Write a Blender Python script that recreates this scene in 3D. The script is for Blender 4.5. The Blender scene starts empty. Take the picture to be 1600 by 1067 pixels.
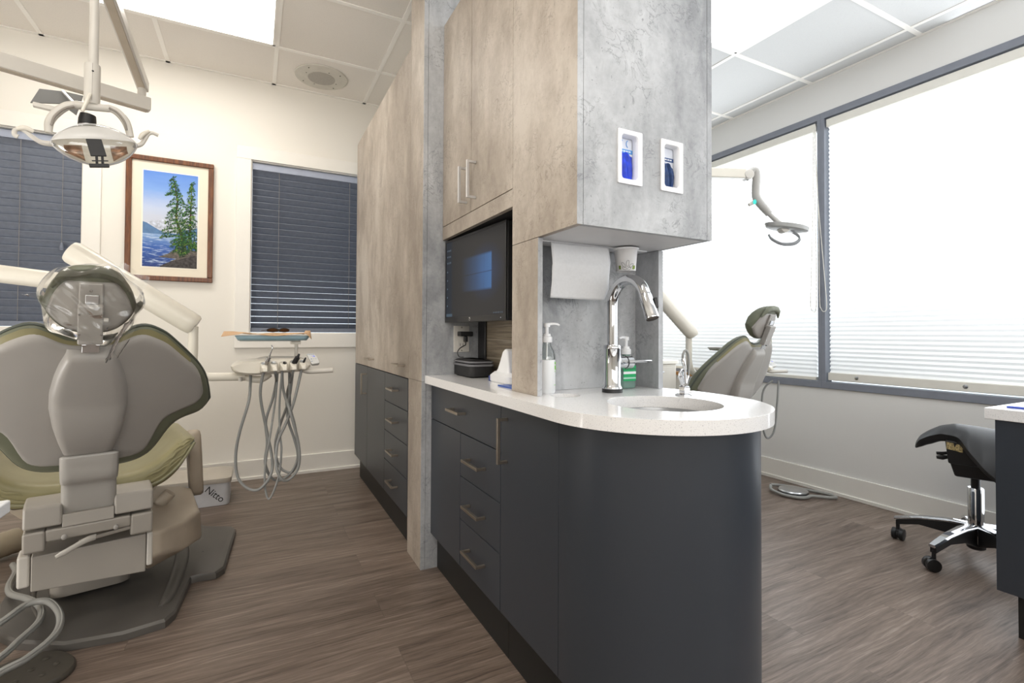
import bpy, bmesh, math, random
from mathutils import Vector, Matrix

scene = bpy.context.scene
COL = scene.collection
PI = math.pi
V = Vector

# ----------------------------------------------------------------- helpers
def lerp(a, b, t): return a + (b - a) * t

def interp(tab, x):
    if x <= tab[0][0]: return tab[0][1]
    for (x0, y0), (x1, y1) in zip(tab, tab[1:]):
        if x <= x1:
            return lerp(y0, y1, (x - x0) / (x1 - x0)) if x1 > x0 else y1
    return tab[-1][1]

def spline(pts, n=8, closed=False):
    P = [V(p) for p in pts]
    if len(P) < 3 and not closed: return P
    out = []
    N = len(P)
    segs = N if closed else N - 1
    for i in range(segs):
        if closed:
            a, b, c, d = P[(i - 1) % N], P[i], P[(i + 1) % N], P[(i + 2) % N]
        else:
            b, c = P[i], P[i + 1]
            a = P[i - 1] if i > 0 else b * 2 - c
            d = P[i + 2] if i + 2 < N else c * 2 - b
        for k in range(n):
            t = k / n
            out.append(0.5 * ((2 * b) + (c - a) * t + (2 * a - 5 * b + 4 * c - d) * t * t + (3 * b - a - 3 * c + d) * t ** 3))
    if not closed: out.append(P[-1])
    return out

FR = [Matrix.Identity(4)]          # frame in which shapes are written

class MB:
    def __init__(self):
        self.bm = bmesh.new()
        self.mi = 0
    def v(self, p): return self.bm.verts.new(FR[0] @ V(p))
    def f(self, vs):
        try:
            fc = self.bm.faces.new(vs); fc.material_index = self.mi; return fc
        except ValueError:
            return None
    def box(self, x0, x1, y0, y1, z0, z1):
        c = [self.v((x, y, z)) for z in (z0, z1) for y in (y0, y1) for x in (x0, x1)]
        for q in ((0, 2, 3, 1), (4, 5, 7, 6), (0, 1, 5, 4), (2, 6, 7, 3), (0, 4, 6, 2), (1, 3, 7, 5)):
            self.f([c[i] for i in q])
        return self
    def hexa(self, pts):            # eight corners in box order (x fastest, then y, then z)
        c = [self.v(p) for p in pts]
        for q in ((0, 2, 3, 1), (4, 5, 7, 6), (0, 1, 5, 4), (2, 6, 7, 3), (0, 4, 6, 2), (1, 3, 7, 5)):
            self.f([c[i] for i in q])
        return self
    def loft(self, rings, cap=True, closed=True):
        R = [[self.v(p) for p in r] for r in rings]
        n = len(R[0])
        for a, b in zip(R, R[1:]):
            for i in range(n if closed else n - 1):
                self.f([a[i], a[(i + 1) % n], b[(i + 1) % n], b[i]])
        if cap:
            self.f(list(reversed(R[0]))); self.f(R[-1])
        return self
    def tube(self, pts, r, seg=10, cap=True, flat=1.0, up=None):
        P = [V(p) for p in pts]
        rr = r if isinstance(r, (list, tuple)) else [r] * len(P)
        if len(rr) != len(P):
            rr = [interp([(i / (len(rr) - 1), x) for i, x in enumerate(rr)], k / (len(P) - 1)) for k in range(len(P))]
        T = [((P[min(i + 1, len(P) - 1)] - P[max(i - 1, 0)]).normalized()) for i in range(len(P))]
        ref = V(up) if up else (V((0, 0, 1)) if abs(T[0].z) < .9 else V((1, 0, 0)))
        nrm = (ref - T[0] * ref.dot(T[0])).normalized()
        rings = []
        for i, p in enumerate(P):
            nrm = (nrm - T[i] * nrm.dot(T[i]))
            nrm = nrm.normalized() if nrm.length > 1e-6 else V((1, 0, 0))
            b = T[i].cross(nrm)
            rings.append([p + (nrm * math.cos(2 * PI * k / seg) + b * math.sin(2 * PI * k / seg) * flat) * rr[i] for k in range(seg)])
        self.loft(rings, cap)
        return self
    def bar(self, p0, p1, w, h, up=(0, 0, 1)):
        p0, p1 = V(p0), V(p1)
        t = (p1 - p0).normalized(); u = V(up); u = (u - t * u.dot(t)).normalized(); s = t.cross(u)
        rings = [[p + s * (w / 2 * a) + u * (h / 2 * b) for a, b in ((-1, -1), (1, -1), (1, 1), (-1, 1))] for p in (p0, p1)]
        self.loft(rings); return self
    def lathe(self, c, prof, seg=32, axis=(0, 0, 1), cap=True):
        c = V(c); a = V(axis).normalized()
        u = a.orthogonal().normalized(); w = a.cross(u)
        rings = [[c + a * h + (u * math.cos(2 * PI * k / seg) + w * math.sin(2 * PI * k / seg)) * max(r, 1e-5) for k in range(seg)] for r, h in prof]
        self.loft(rings, cap); return self
    def prism(self, poly, axis, a, b):
        # poly of 2D points spanning the two axes other than `axis`
        def mk(p, k):
            return {'x': (k, p[0], p[1]), 'y': (p[0], k, p[1]), 'z': (p[0], p[1], k)}[axis]
        self.loft([[mk(p, a) for p in poly], [mk(p, b) for p in poly]]); return self
    def quad(self, a, b, c, d): self.f([self.v(a), self.v(b), self.v(c), self.v(d)]); return self
    def poly(self, pts): self.f([self.v(p) for p in pts]); return self
    def grid(self, fn, nu, nv):
        R = [[self.v(fn(i / nu, j / nv)) for j in range(nv + 1)] for i in range(nu + 1)]
        for i in range(nu):
            for j in range(nv): self.f([R[i][j], R[i + 1][j], R[i + 1][j + 1], R[i][j + 1]])
        return self
    def ball(self, c, rx, ry=None, rz=None, seg=16, rings=10):
        ry = ry or rx; rz = rz or rx
        R = []
        for i in range(1, rings):
            th = PI * i / rings
            R.append([(c[0] + rx * math.sin(th) * math.cos(2 * PI * k / seg), c[1] + ry * math.sin(th) * math.sin(2 * PI * k / seg), c[2] - rz * math.cos(th)) for k in range(seg)])
        self.loft(R); return self

def rrect(x0, x1, y0, y1, r, n=5):
    out = []
    for cx, cy, a0 in ((x1 - r, y0 + r, -90), (x1 - r, y1 - r, 0), (x0 + r, y1 - r, 90), (x0 + r, y0 + r, 180)):
        for k in range(n + 1):
            a = math.radians(a0 + 90 * k / n)
            out.append((cx + r * math.cos(a), cy + r * math.sin(a)))
    return out

def circle(cx, cy, r, n=48, ry=None):
    return [(cx + r * math.cos(2 * PI * k / n), cy + (ry or r) * math.sin(2 * PI * k / n)) for k in range(n)]

def wmat(o):
    m = o.matrix_basis.copy()
    while o.parent is not None:
        o = o.parent; m = o.matrix_basis @ m
    return m

def setp(o, label=None, cat=None, group=None, kind=None):
    for k, x in (('label', label), ('category', cat), ('group', group), ('kind', kind)):
        if x: o[k] = x
    return o

def obj(name, mb, mats, parent=None, bevel=0, seg=2, sub=0, solid=0, angle=38, kind=None, label=None, flat=False, doubles=0):
    bm = mb.bm
    if doubles: bmesh.ops.remove_doubles(bm, verts=bm.verts, dist=doubles)
    bmesh.ops.recalc_face_normals(bm, faces=bm.faces)
    me = bpy.data.meshes.new(name)
    if parent is not None: bm.transform(wmat(parent).inverted())
    bm.to_mesh(me); bm.free()
    for m in (mats if isinstance(mats, (list, tuple)) else [mats]): me.materials.append(m)
    if not flat:
        me.polygons.foreach_set('use_smooth', [True] * len(me.polygons))
        me.set_sharp_from_angle(angle=math.radians(angle))
    o = bpy.data.objects.new(name, me); COL.objects.link(o)
    if parent is not None: o.parent = parent
    if solid:
        s = o.modifiers.new('solid', 'SOLIDIFY'); s.thickness = solid; s.offset = 0
    if bevel:
        b = o.modifiers.new('bevel', 'BEVEL'); b.width = bevel; b.segments = seg; b.limit_method = 'ANGLE'; b.angle_limit = math.radians(35); b.harden_normals = True
    if sub:
        s = o.modifiers.new('sub', 'SUBSURF'); s.levels = sub; s.render_levels = sub
    return setp(o, label=label, kind=kind)

def thing(name, label, cat, loc=(0, 0, 0), rotz=0, group=None):
    o = bpy.data.objects.new(name, None); COL.objects.link(o)
    o.location = loc; o.rotation_euler = (0, 0, rotz)
    o.matrix_basis = Matrix.Translation(V(loc)) @ Matrix.Rotation(rotz, 4, 'Z')
    o.empty_display_size = .05
    return setp(o, label, cat, group)

def struct(name, mb, mats, parent=None, **k):
    return obj(name, mb, mats, parent, kind='structure', **k)

def text(name, s, size, mat, M4, parent=None, ext=.0004, space=1.0):
    cu = bpy.data.curves.new(name, 'FONT'); cu.body = s; cu.size = size; cu.extrude = ext
    cu.align_x = 'CENTER'; cu.align_y = 'CENTER'; cu.space_character = space
    t = bpy.data.objects.new(name + '_tmp', cu)
    COL.objects.link(t)
    dg = bpy.context.evaluated_depsgraph_get()
    me = bpy.data.meshes.new_from_object(t.evaluated_get(dg))
    COL.objects.unlink(t); bpy.data.objects.remove(t); bpy.data.curves.remove(cu)
    me.name = name
    me.transform(M4)
    if parent is not None: me.transform(wmat(parent).inverted())
    me.materials.clear(); me.materials.append(mat)
    o = bpy.data.objects.new(name, me); COL.objects.link(o)
    if parent is not None: o.parent = parent
    return o

# ----------------------------------------------------------------- materials
class NT:
    def __init__(self, name):
        self.m = bpy.data.materials.new(name); self.m.use_nodes = True
        self.t = self.m.node_tree; self.n = self.t.nodes; self.l = self.t.links
        self.p = self.n['Principled BSDF']; self.out = self.n['Material Output']
    def node(self, typ, **kw):
        x = self.n.new(typ)
        for k, v in kw.items():
            if k.startswith('i_'): x.inputs[k[2:].replace('_', ' ')].default_value = v
            else: setattr(x, k, v)
        return x
    def link(self, a, b): self.l.new(a, b)
    def pos(self): return self.node('ShaderNodeNewGeometry').outputs['Position']
    def objc(self): return self.node('ShaderNodeTexCoord').outputs['Object']
    def mapping(self, src, scale=(1, 1, 1), rot=(0, 0, 0), loc=(0, 0, 0)):
        m = self.node('ShaderNodeMapping'); m.inputs['Scale'].default_value = scale; m.inputs['Rotation'].default_value = rot; m.inputs['Location'].default_value = loc
        self.link(src, m.inputs['Vector']); return m.outputs['Vector']
    def noise(self, src, scale, detail=4, rough=.5, dist=0):
        x = self.node('ShaderNodeTexNoise'); x.inputs['Scale'].default_value = scale; x.inputs['Detail'].default_value = detail
        x.inputs['Roughness'].default_value = rough; x.inputs['Distortion'].default_value = dist
        self.link(src, x.inputs['Vector']); return x.outputs['Fac']
    def ramp(self, src, stops, interp='LINEAR'):
        r = self.node('ShaderNodeValToRGB'); e = r.color_ramp.elements; r.color_ramp.interpolation = interp
        while len(e) < len(stops): e.new(.5)
        for q, (p, c) in zip(e, stops):
            q.position = p; q.color = (c, c, c, 1) if isinstance(c, (int, float)) else (*c, 1)
        self.link(src, r.inputs['Fac']); return r.outputs['Color']
    def mix(self, fac, a, b, typ='MIX'):
        x = self.node('ShaderNodeMix', data_type='RGBA', blend_type=typ)
        for s, k in ((fac, 0), (a, 6), (b, 7)):
            if isinstance(s, (int, float)): x.inputs[k].default_value = s
            elif isinstance(s, tuple): x.inputs[k].default_value = (*s, 1)
            else: self.link(s, x.inputs[k])
        return x.outputs[2]
    def math(self, op, a, b=None):
        x = self.node('ShaderNodeMath', operation=op)
        for s, k in ((a, 0), (b, 1)):
            if s is None: continue
            if isinstance(s, (int, float)): x.inputs[k].default_value = s
            else: self.link(s, x.inputs[k])
        return x.outputs[0]
    def bump(self, h, strength=.2, dist=.001):
        b = self.node('ShaderNodeBump'); b.inputs['Strength'].default_value = strength; b.inputs['Distance'].default_value = dist
        self.link(h, b.inputs['Height']); self.link(b.outputs['Normal'], self.p.inputs['Normal'])

def mk(name, col, rough=.5, metal=0, var=.06, scale=18, bump=0, bscale=200, bdist=.0006, spec=.5, coat=0, trans=0, ior=1.45, emit=None, es=1, alpha=1, sheen=0):
    t = NT(name); p = t.p
    src = t.objc()
    if var:
        f = t.noise(src, scale, 4)
        c0 = tuple(max(0, c * (1 - var)) for c in col); c1 = tuple(min(1, c * (1 + var)) for c in col)
        t.link(t.ramp(f, [(.3, c0), (.7, c1)]), p.inputs['Base Color'])
    else:
        p.inputs['Base Color'].default_value = (*col, 1)
    p.inputs['Roughness'].default_value = rough; p.inputs['Metallic'].default_value = metal
    p.inputs['Specular IOR Level'].default_value = spec; p.inputs['Coat Weight'].default_value = coat
    p.inputs['Transmission Weight'].default_value = trans; p.inputs['IOR'].default_value = ior; p.inputs['Alpha'].default_value = alpha
    if sheen: p.inputs['Sheen Weight'].default_value = sheen
    if emit:
        p.inputs['Emission Color'].default_value = (*emit, 1); p.inputs['Emission Strength'].default_value = es
    if bump: t.bump(t.noise(src, bscale, 3), bump, bdist)
    return t.m

def s2l(r, g, b):
    f = lambda c: (c / 255 / 12.92) if c / 255 <= .04045 else ((c / 255 + .055) / 1.055) ** 2.4
    return (f(r), f(g), f(b))

def laminate(name, dark, mid, light, pit):
    t = NT(name); g = t.pos()
    big = t.noise(t.mapping(g, (1, 1, .42)), 2.4, 9, .62, .3)
    med = t.noise(t.mapping(g, (1, 1, .6), loc=(3, 1, 2)), 11, 10, .65, .6)
    fine = t.noise(g, 60, 6, .6)
    mixv = t.math('ADD', t.math('MULTIPLY', big, .62), t.math('ADD', t.math('MULTIPLY', med, .28), t.math('MULTIPLY', fine, .10)))
    base = t.ramp(mixv, [(.40, dark), (.5, mid), (.60, light)])
    # hairline cracks, only in patches
    cr = t.noise(t.mapping(g, (1, 1, 1), loc=(7, 2, 5)), 17, 6, .6, 1.2)
    line = t.ramp(t.math('ABSOLUTE', t.math('SUBTRACT', cr, .5)), [(0, 1.0), (.020, 0.0)])
    patch = t.ramp(t.noise(t.mapping(g, loc=(1, 9, 4)), 6.5, 3), [(.47, 0.0), (.62, 1.0)])
    cracks = t.math('MULTIPLY', t.math('MULTIPLY', line, patch), .6)
    pits = t.ramp(t.noise(t.mapping(g, (1, 1, 1), loc=(4, 4, 1)), 120, 4, .6), [(.655, 0.0), (.70, .55)])
    c = t.mix(cracks, base, pit)
    c = t.mix(pits, c, pit)
    t.link(c, t.p.inputs['Base Color'])
    t.p.inputs['Roughness'].default_value = .48; t.p.inputs['Specular IOR Level'].default_value = .35
    return t.m

LAM = laminate('concrete_laminate', (.245, .255, .27), (.39, .402, .42), (.53, .545, .565), (.12, .125, .135))
LAM_WARM_LIGHT = laminate('concrete_laminate_warm_light_tint', (.285, .243, .202), (.395, .343, .29), (.52, .468, .41), (.18, .15, .12))  # same laminate with warm room light painted in, for left-facing sides
GREY = mk('charcoal_cabinet_paint', (.036, .042, .053), .36, var=.03, scale=3)
KICK = mk('black_kick', (.012, .012, .012), .5)
NICKEL = mk('brushed_nickel', (.42, .37, .31), .32, 1, var=.05)
NICKEL2 = mk('satin_nickel_bright', (.72, .73, .75), .3, .9, var=.03)
CHROME = mk('chrome', (.60, .61, .63), .04, 1, var=0)
STEEL = mk('brushed_steel', (.62, .63, .64), .25, 1, var=.04)
BLACK = mk('black_plastic', (.014, .014, .015), .4)
RUBBER = mk('black_rubber', (.02, .02, .021), .7)
WHITEP = mk('white_plastic', (.82, .83, .85), .35, var=.02)
CREAMP = mk('cream_enamel', (.70, .665, .585), .3, var=.02, coat=.2)
CREAMG = mk('warm_grey_enamel', (.58, .555, .51), .32, var=.02)
TAUPE = mk('taupe_chair_shell', (.325, .308, .287), .4, var=.03, scale=6)
CASTM = mk('light_taupe_casting', (.365, .34, .305), .4, var=.03, scale=6)
TAUPED = mk('taupe_base_cover', (.27, .245, .215), .45, var=.04, scale=6)
BASEG = mk('grey_base_casting', (.095, .088, .08), .42, var=.06, scale=10, bump=.15, bscale=500)
TAN = mk('tan_plastic', (.43, .37, .295), .45, var=.04)
OLIVE = mk('olive_vinyl', (.225, .203, .105), .42, var=.1, scale=9, bump=.12, bscale=350)
OLIVED = mk('dark_olive_vinyl', (.13, .138, .095), .42, var=.1, scale=9, bump=.12, bscale=350)
PIPING = mk('olive_piping', (.24, .23, .14), .45, var=.08)
DPIPING = mk('dark_piping', (.07, .08, .065), .45, var=.08)
HOSE = mk('grey_hose', (.23, .235, .23), .4, var=.05)
HOSEL = mk('light_grey_hose', (.29, .29, .275), .4, var=.05)
WALL = mk('warm_white_wall', (.80, .775, .72), .75, var=.012, scale=2)
WALLR = mk('right_wall_paint', (.745, .74, .725), .75, var=.012, scale=2)
TRIMM = mk('white_trim', (.82, .80, .755), .45, var=.01)
CEILM = None
# ceiling tile: off-white with fine fissures
def ceiling_mat(name, col):
    t = NT(name); g = t.pos()
    a = t.noise(g, 260, 3, .6); b = t.noise(g, 3, 3)
    c = t.ramp(a, [(.3, tuple(x * .9 for x in col)), (.45, col), (.8, tuple(min(1, x * 1.03) for x in col))])
    t.link(t.mix(.25, c, t.ramp(b, [(.3, tuple(x * .94 for x in col)), (.7, col)])), t.p.inputs['Base Color'])
    t.p.inputs['Roughness'].default_value = .9
    t.bump(a, .25, .001)
    return t.m
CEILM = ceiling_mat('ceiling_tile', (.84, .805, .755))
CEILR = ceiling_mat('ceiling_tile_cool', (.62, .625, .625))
GRIDM = mk('ceiling_grid_paint', (.93, .91, .87), .5, var=.01)

def floor_mat():
    t = NT('wood_plank_vinyl'); g = t.pos()
    br = t.node('ShaderNodeTexBrick'); br.offset = .37; br.squash = 1
    br.inputs['Color1'].default_value = (0, 0, 0, 1); br.inputs['Color2'].default_value = (1, 1, 1, 1); br.inputs['Mortar'].default_value = (.5, .5, .5, 1)
    br.inputs['Scale'].default_value = 1; br.inputs['Mortar Size'].default_value = .0009; br.inputs['Brick Width'].default_value = 1.22; br.inputs['Row Height'].default_value = .184
    t.link(t.mapping(g, loc=(.35, .07, 0)), br.inputs['Vector'])
    rnd = br.outputs['Color']
    off = t.node('ShaderNodeVectorMath', operation='MULTIPLY'); t.link(rnd, off.inputs[0]); off.inputs[1].default_value = (7.3, 3.1, 5.7)
    add = t.node('ShaderNodeVectorMath', operation='ADD'); t.link(g, add.inputs[0]); t.link(off.outputs[0], add.inputs[1])
    pv = add.outputs[0]
    warp = t.noise(t.mapping(pv, (1.1, 5, 1)), 1.6, 3, .5)
    wv = t.node('ShaderNodeVectorMath', operation='ADD'); sc = t.node('ShaderNodeVectorMath', operation='SCALE')
    comb = t.node('ShaderNodeCombineXYZ'); t.link(warp, comb.inputs['Y']); t.link(comb.outputs[0], sc.inputs[0]); sc.inputs['Scale'].default_value = .075
    t.link(pv, wv.inputs[0]); t.link(sc.outputs[0], wv.inputs[1])
    grain = t.noise(t.mapping(wv.outputs[0], (1.1, 30, 1)), 3.4, 9, .66, .15)
    fine = t.noise(t.mapping(pv, (5, 140, 1)), 3.0, 5, .65)
    streak = t.noise(t.mapping(wv.outputs[0], (.8, 9, 1)), 2.2, 4, .55)
    m = t.math('ADD', t.math('MULTIPLY', grain, .46), t.math('ADD', t.math('MULTIPLY', fine, .24), t.math('MULTIPLY', streak, .30)))
    c = t.ramp(m, [(.36, (.052, .036, .028)), (.46, (.138, .103, .082)), (.54, (.195, .150, .122)), (.64, (.32, .258, .218))])
    tone = t.ramp(rnd, [(0, .90), (1, 1.12)])
    c = t.mix(1.0, c, tone, 'MULTIPLY')
    c = t.mix(t.math('MULTIPLY', br.outputs['Fac'], .45), c, (.05, .038, .03))
    t.link(c, t.p.inputs['Base Color'])
    t.link(t.ramp(m, [(.3, .42), (.7, .33)]), t.p.inputs['Roughness'])
    t.p.inputs['Specular IOR Level'].default_value = .4
    t.bump(m, .18, .0012)
    return t.m
FLOOR = floor_mat()

def quartz():
    t = NT('white_quartz'); g = t.pos()
    sp = t.noise(g, 420, 2, .5); sp2 = t.noise(t.mapping(g, loc=(3, 3, 3)), 900, 2)
    c = t.ramp(sp, [(.30, (.52, .52, .54)), (.38, (.80, .80, .81)), (.7, (.84, .84, .845))])
    c = t.mix(t.ramp(sp2, [(.68, 0.0), (.74, .35)]), c, (.5, .5, .53))
    t.link(c, t.p.inputs['Base Color']); t.p.inputs['Roughness'].default_value = .12
    return t.m
QUARTZ = quartz()

def emis(name, col, s):
    t = NT(name); e = t.node('ShaderNodeEmission'); e.inputs['Color'].default_value = (*col, 1); e.inputs['Strength'].default_value = s
    t.link(e.outputs[0], t.out.inputs['Surface']); return t.m
PANELW = emis('light_diffuser_warm', (1, .945, .865), 8.8)
PANELC = emis('light_diffuser_cool', (.96, .98, 1), 4.8)

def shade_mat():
    # sky light painted as emission in the fabric: brightest up high, dimmer near the sill
    t = NT('cellular_shade_painted_backlight'); g = t.pos()
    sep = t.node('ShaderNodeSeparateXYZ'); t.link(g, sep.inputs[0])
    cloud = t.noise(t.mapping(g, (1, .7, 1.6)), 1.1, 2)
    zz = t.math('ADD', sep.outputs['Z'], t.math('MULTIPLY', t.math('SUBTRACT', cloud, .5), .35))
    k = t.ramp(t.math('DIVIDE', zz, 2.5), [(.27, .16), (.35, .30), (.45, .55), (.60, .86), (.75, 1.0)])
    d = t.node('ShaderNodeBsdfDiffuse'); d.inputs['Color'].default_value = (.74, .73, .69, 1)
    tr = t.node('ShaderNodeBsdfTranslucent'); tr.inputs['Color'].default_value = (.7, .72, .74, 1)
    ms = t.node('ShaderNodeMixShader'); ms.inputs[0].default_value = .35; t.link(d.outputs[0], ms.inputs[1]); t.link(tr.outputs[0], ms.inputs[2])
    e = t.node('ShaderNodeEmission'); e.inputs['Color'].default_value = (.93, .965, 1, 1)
    # pleat shading painted into the glow: more where a pleat is turned up
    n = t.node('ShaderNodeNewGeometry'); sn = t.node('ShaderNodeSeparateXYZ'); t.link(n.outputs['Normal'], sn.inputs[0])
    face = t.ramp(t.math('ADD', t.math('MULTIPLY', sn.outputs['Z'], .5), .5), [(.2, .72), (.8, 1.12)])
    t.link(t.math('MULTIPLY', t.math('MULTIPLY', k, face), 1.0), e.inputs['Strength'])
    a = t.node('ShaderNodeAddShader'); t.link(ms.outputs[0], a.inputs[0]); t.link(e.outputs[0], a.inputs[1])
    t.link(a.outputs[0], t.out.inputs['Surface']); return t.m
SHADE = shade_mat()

def glassy(name, tint, thin_alpha, rough=.05):
    # thin clear sheet: mostly see-through with a sheen
    t = NT(name)
    tr = t.node('ShaderNodeBsdfTransparent'); tr.inputs['Color'].default_value = (*tint, 1)
    gl = t.node('ShaderNodeBsdfGlossy'); gl.inputs['Roughness'].default_value = rough; gl.inputs['Color'].default_value = (1, 1, 1, 1)
    fr = t.node('ShaderNodeFresnel'); fr.inputs['IOR'].default_value = 1.45
    f = t.math('ADD', t.math('MULTIPLY', fr.outputs[0], .9), thin_alpha)
    ms = t.node('ShaderNodeMixShader'); t.link(f, ms.inputs[0]); t.link(tr.outputs[0], ms.inputs[1]); t.link(gl.outputs[0], ms.inputs[2])
    t.link(ms.outputs[0], t.out.inputs['Surface']); return t.m
PANE = glassy('window_glass', (.95, .97, .97), .02)
PLASTIC = glassy('clear_plastic_film', (.95, .95, .94), .05, .16)
LENS = glassy('clear_lamp_shield', (.95, .95, .93), .05, .08)
CLEARB = glassy('clear_bottle_plastic', (.9, .93, .92), .04, .06)

# ================================================================= camera
f_px, cx_px, cy_px = 777.03, 800.07, 508.34
yaw, pitch, roll = .478172, .016128, .005128
fw = V((math.sin(yaw) * math.cos(pitch), math.cos(yaw) * math.cos(pitch), math.sin(pitch)))
rt = V((math.cos(yaw), -math.sin(yaw), 0)); up = rt.cross(fw)
r2 = rt * math.cos(roll) + up * math.sin(roll); u2 = up * math.cos(roll) - rt * math.sin(roll)
cam = bpy.data.cameras.new('camera'); cam.sensor_width = 36; cam.lens = f_px / 1600 * 36
cam.shift_x = (800 - cx_px) / 1600; cam.shift_y = -(533.5 - cy_px) / 1600; cam.clip_start = .02
co = bpy.data.objects.new('camera', cam); COL.objects.link(co)
co.matrix_world = Matrix(((r2.x, u2.x, -fw.x, 0), (r2.y, u2.y, -fw.y, 0), (r2.z, u2.z, -fw.z, 1.0), (0, 0, 0, 1)))
scene.camera = co

# ================================================================= room shell
YB, XR, XL, YF = 3.83, 3.25, -2.3, -2.2
ZL, ZR = 2.73, 2.655
struct('floor', MB().box(XL - .12, XR + .15, YF - .12, YB + .12, -.06, 0), FLOOR)
W1 = (-2.15, -.925, 1.02, 2.165); W2 = (-.03, .82, .992, 2.177)
mb = MB()
mb.box(XL - .12, W1[0], YB, YB + .12, 0, 2.8).box(W1[1], W2[0], YB, YB + .12, 0, 2.8).box(W2[1], XR + .15, YB, YB + .12, 0, 2.8)
for w in (W1, W2):
    mb.box(w[0], w[1], YB, YB + .12, 0, w[2]).box(w[0], w[1], YB, YB + .12, w[3], 2.8)
struct('wall_back', mb, WALL)
mb = MB()
ZB, ZT = .66, 2.435
mb.box(XR, XR + .15, YF, YB, 0, ZB).box(XR, XR + .15, YF, YB, ZT, 2.8).box(XR, XR + .15, 3.72, YB, ZB, ZT).box(XR, XR + .15, YF, -.9, ZB, ZT)
struct('wall_right', mb, WALLR)
struct('wall_left', MB().box(XL - .12, XL, YF, YB, 0, 2.8), WALL)
struct('wall_front', MB().box(XL - .12, XR + .15, YF - .12, YF, 0, 2.8), WALL)

def tiled_ceiling(name, x0, x1, y0, y1, z, xs, ys, mat):
    c = struct(name, MB().box(x0, x1, y0, y1, z, z + .08), mat)
    g = MB()
    for x in xs: g.box(x - .012, x + .012, y0, y1, z - .004, z + .002)
    for y in ys: g.box(x0, x1, y - .012, y + .012, z - .0045, z + .0015)
    g.box(x0, x1, y1 - .022, y1, z - .004, z + .002)
    if name == 'ceiling_right': g.box(x1 - .022, x1, y0, y1, z - .0035, z + .002)
    struct('ceiling_grid', g, GRIDM, c)
    return c
tiled_ceiling('ceiling_left', XL, .95, YF, YB, ZL, [.102 + .613 * k for k in range(-3, 2)], [3.312 - .608 * k for k in range(0, 9)], CEILM)
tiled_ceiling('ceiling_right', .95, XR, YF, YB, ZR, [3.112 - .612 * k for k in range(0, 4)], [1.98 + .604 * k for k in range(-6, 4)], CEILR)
struct('wall_partition', MB().box(.95, .985, 2.26, YB, 2.33, ZL + .05).box(.95, .985, YF, 2.26, ZR, ZL + .05), WALL)

# baseboards with a small shoe moulding
def board(name, segs):
    m = MB()
    for (x0, x1, y0, y1, ax, sg) in segs:
        if ax == 'y': m.box(x0, x1, y1 - .014, y1, 0, .132).box(x0, x1, y1 - .024, y1 - .013, 0, .022)
        else: m.box(x1 - .014, x1, y0, y1, 0, .132).box(x1 - .024, x1 - .013, y0, y1, 0, .022)
    return struct(name, m, TRIMM, bevel=.003)
board('baseboard_back', [(XL, XR, 0, YB, 'y', 0)])
board('baseboard_right', [(0, XR, YF, YB, 'x', 0)])

# ================================================================= back windows
BLIND = mk('slate_blue_blind', (.165, .188, .24), .45, var=.08, scale=40, spec=.4)
BLINDR = mk('blind_headrail', (.36, .40, .50), .4, var=.03)
CORDM = mk('blind_cord', (.22, .21, .21), .7)
def back_window(n, w, casing_left):
    x0, x1, z0, z1 = w
    m = MB()
    c = .09
    m.box(x0 - c, x0, YB - .016, YB + .001, z0 - .1, z1 + c).box(x1, x1 + c, YB - .016, YB + .001, z0 - .1, z1 + c)
    m.box(x0 - c, x1 + c, YB - .018, YB + .001, z1, z1 + c).box(x0 - c, x1 + c, YB - .02, YB + .001, z0 - .1, z0)
    # jamb lining
    m.box(x0 - .001, x0 + .006, YB, YB + .12, z0, z1).box(x1 - .006, x1 + .001, YB, YB + .12, z0, z1).box(x0, x1, YB, YB + .12, z1 - .006, z1 + .001).box(x0, x1, YB, YB + .12, z0 - .001, z0 + .006)
    wn = struct(n, m, TRIMM, bevel=.003)
    struct('pane', MB().box(x0 + .007, x1 - .007, YB + .1, YB + .104, z0 + .007, z1 - .007), PANE, wn)
def blind(w, label, tilt=49):
    x0, x1, z0, z1 = w[0] + .0065, w[1] - .0065, w[2] + .008, w[3] - .012
    t = thing('venetian_blind', label, 'blind', ((x0 + x1) / 2, YB + .04, z0), group=None)
    obj('headrail', MB().box(x0, x1, YB + .012, YB + .062, z1 - .045, z1), BLINDR, t, bevel=.002)
    s = MB(); th = math.radians(tilt); hw = .025
    n_sl = round((z1 - .064 - z0 - .045) / .0445); pitch = (z1 - .064 - z0 - .045) / n_sl; z = z1 - .064
    while z > z0 + .04:
        dy, dz = hw * math.cos(th), hw * math.sin(th)
        y = YB + .04
        # slat rises towards the room; slightly crowned
        nx = (math.sin(th) * .0016, math.cos(th) * .0016)
        pts = [(y - dy, z + dz), (y + nx[0] * 1.6, z + nx[1] * 1.6 + .001), (y + dy, z - dz), (y + dy - .0005, z - dz - .0026), (y - .0005, z - .0016), (y - dy - .0005, z + dz - .0026)]
        s.prism(pts, 'x', x0 + .0005, x1 - .0005)
        z -= pitch
    obj('slats', s, BLIND, t, angle=20)
    obj('bottom_rail', MB().box(x0, x1, YB + .015, YB + .065, z0, z0 + .03), BLINDR if False else BLIND, t, bevel=.003)
    for fx in (.2, .77):
        xx = lerp(x0, x1, fx)
        cmb = MB().tube([(xx, YB + .016, z1 - .045), (xx, YB + .016, z0 + .03)], .0016, 6)
        obj('ladder_cord', cmb, CORDM, t)
    return t
back_window('window_1', W1, True); back_window('window_2', W2, True)
bl1 = blind(W1, 'slate blue venetian blind in the window left of the framed painting', 64)
blind(W2, 'slate blue venetian blind in the window right of the framed painting')
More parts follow.
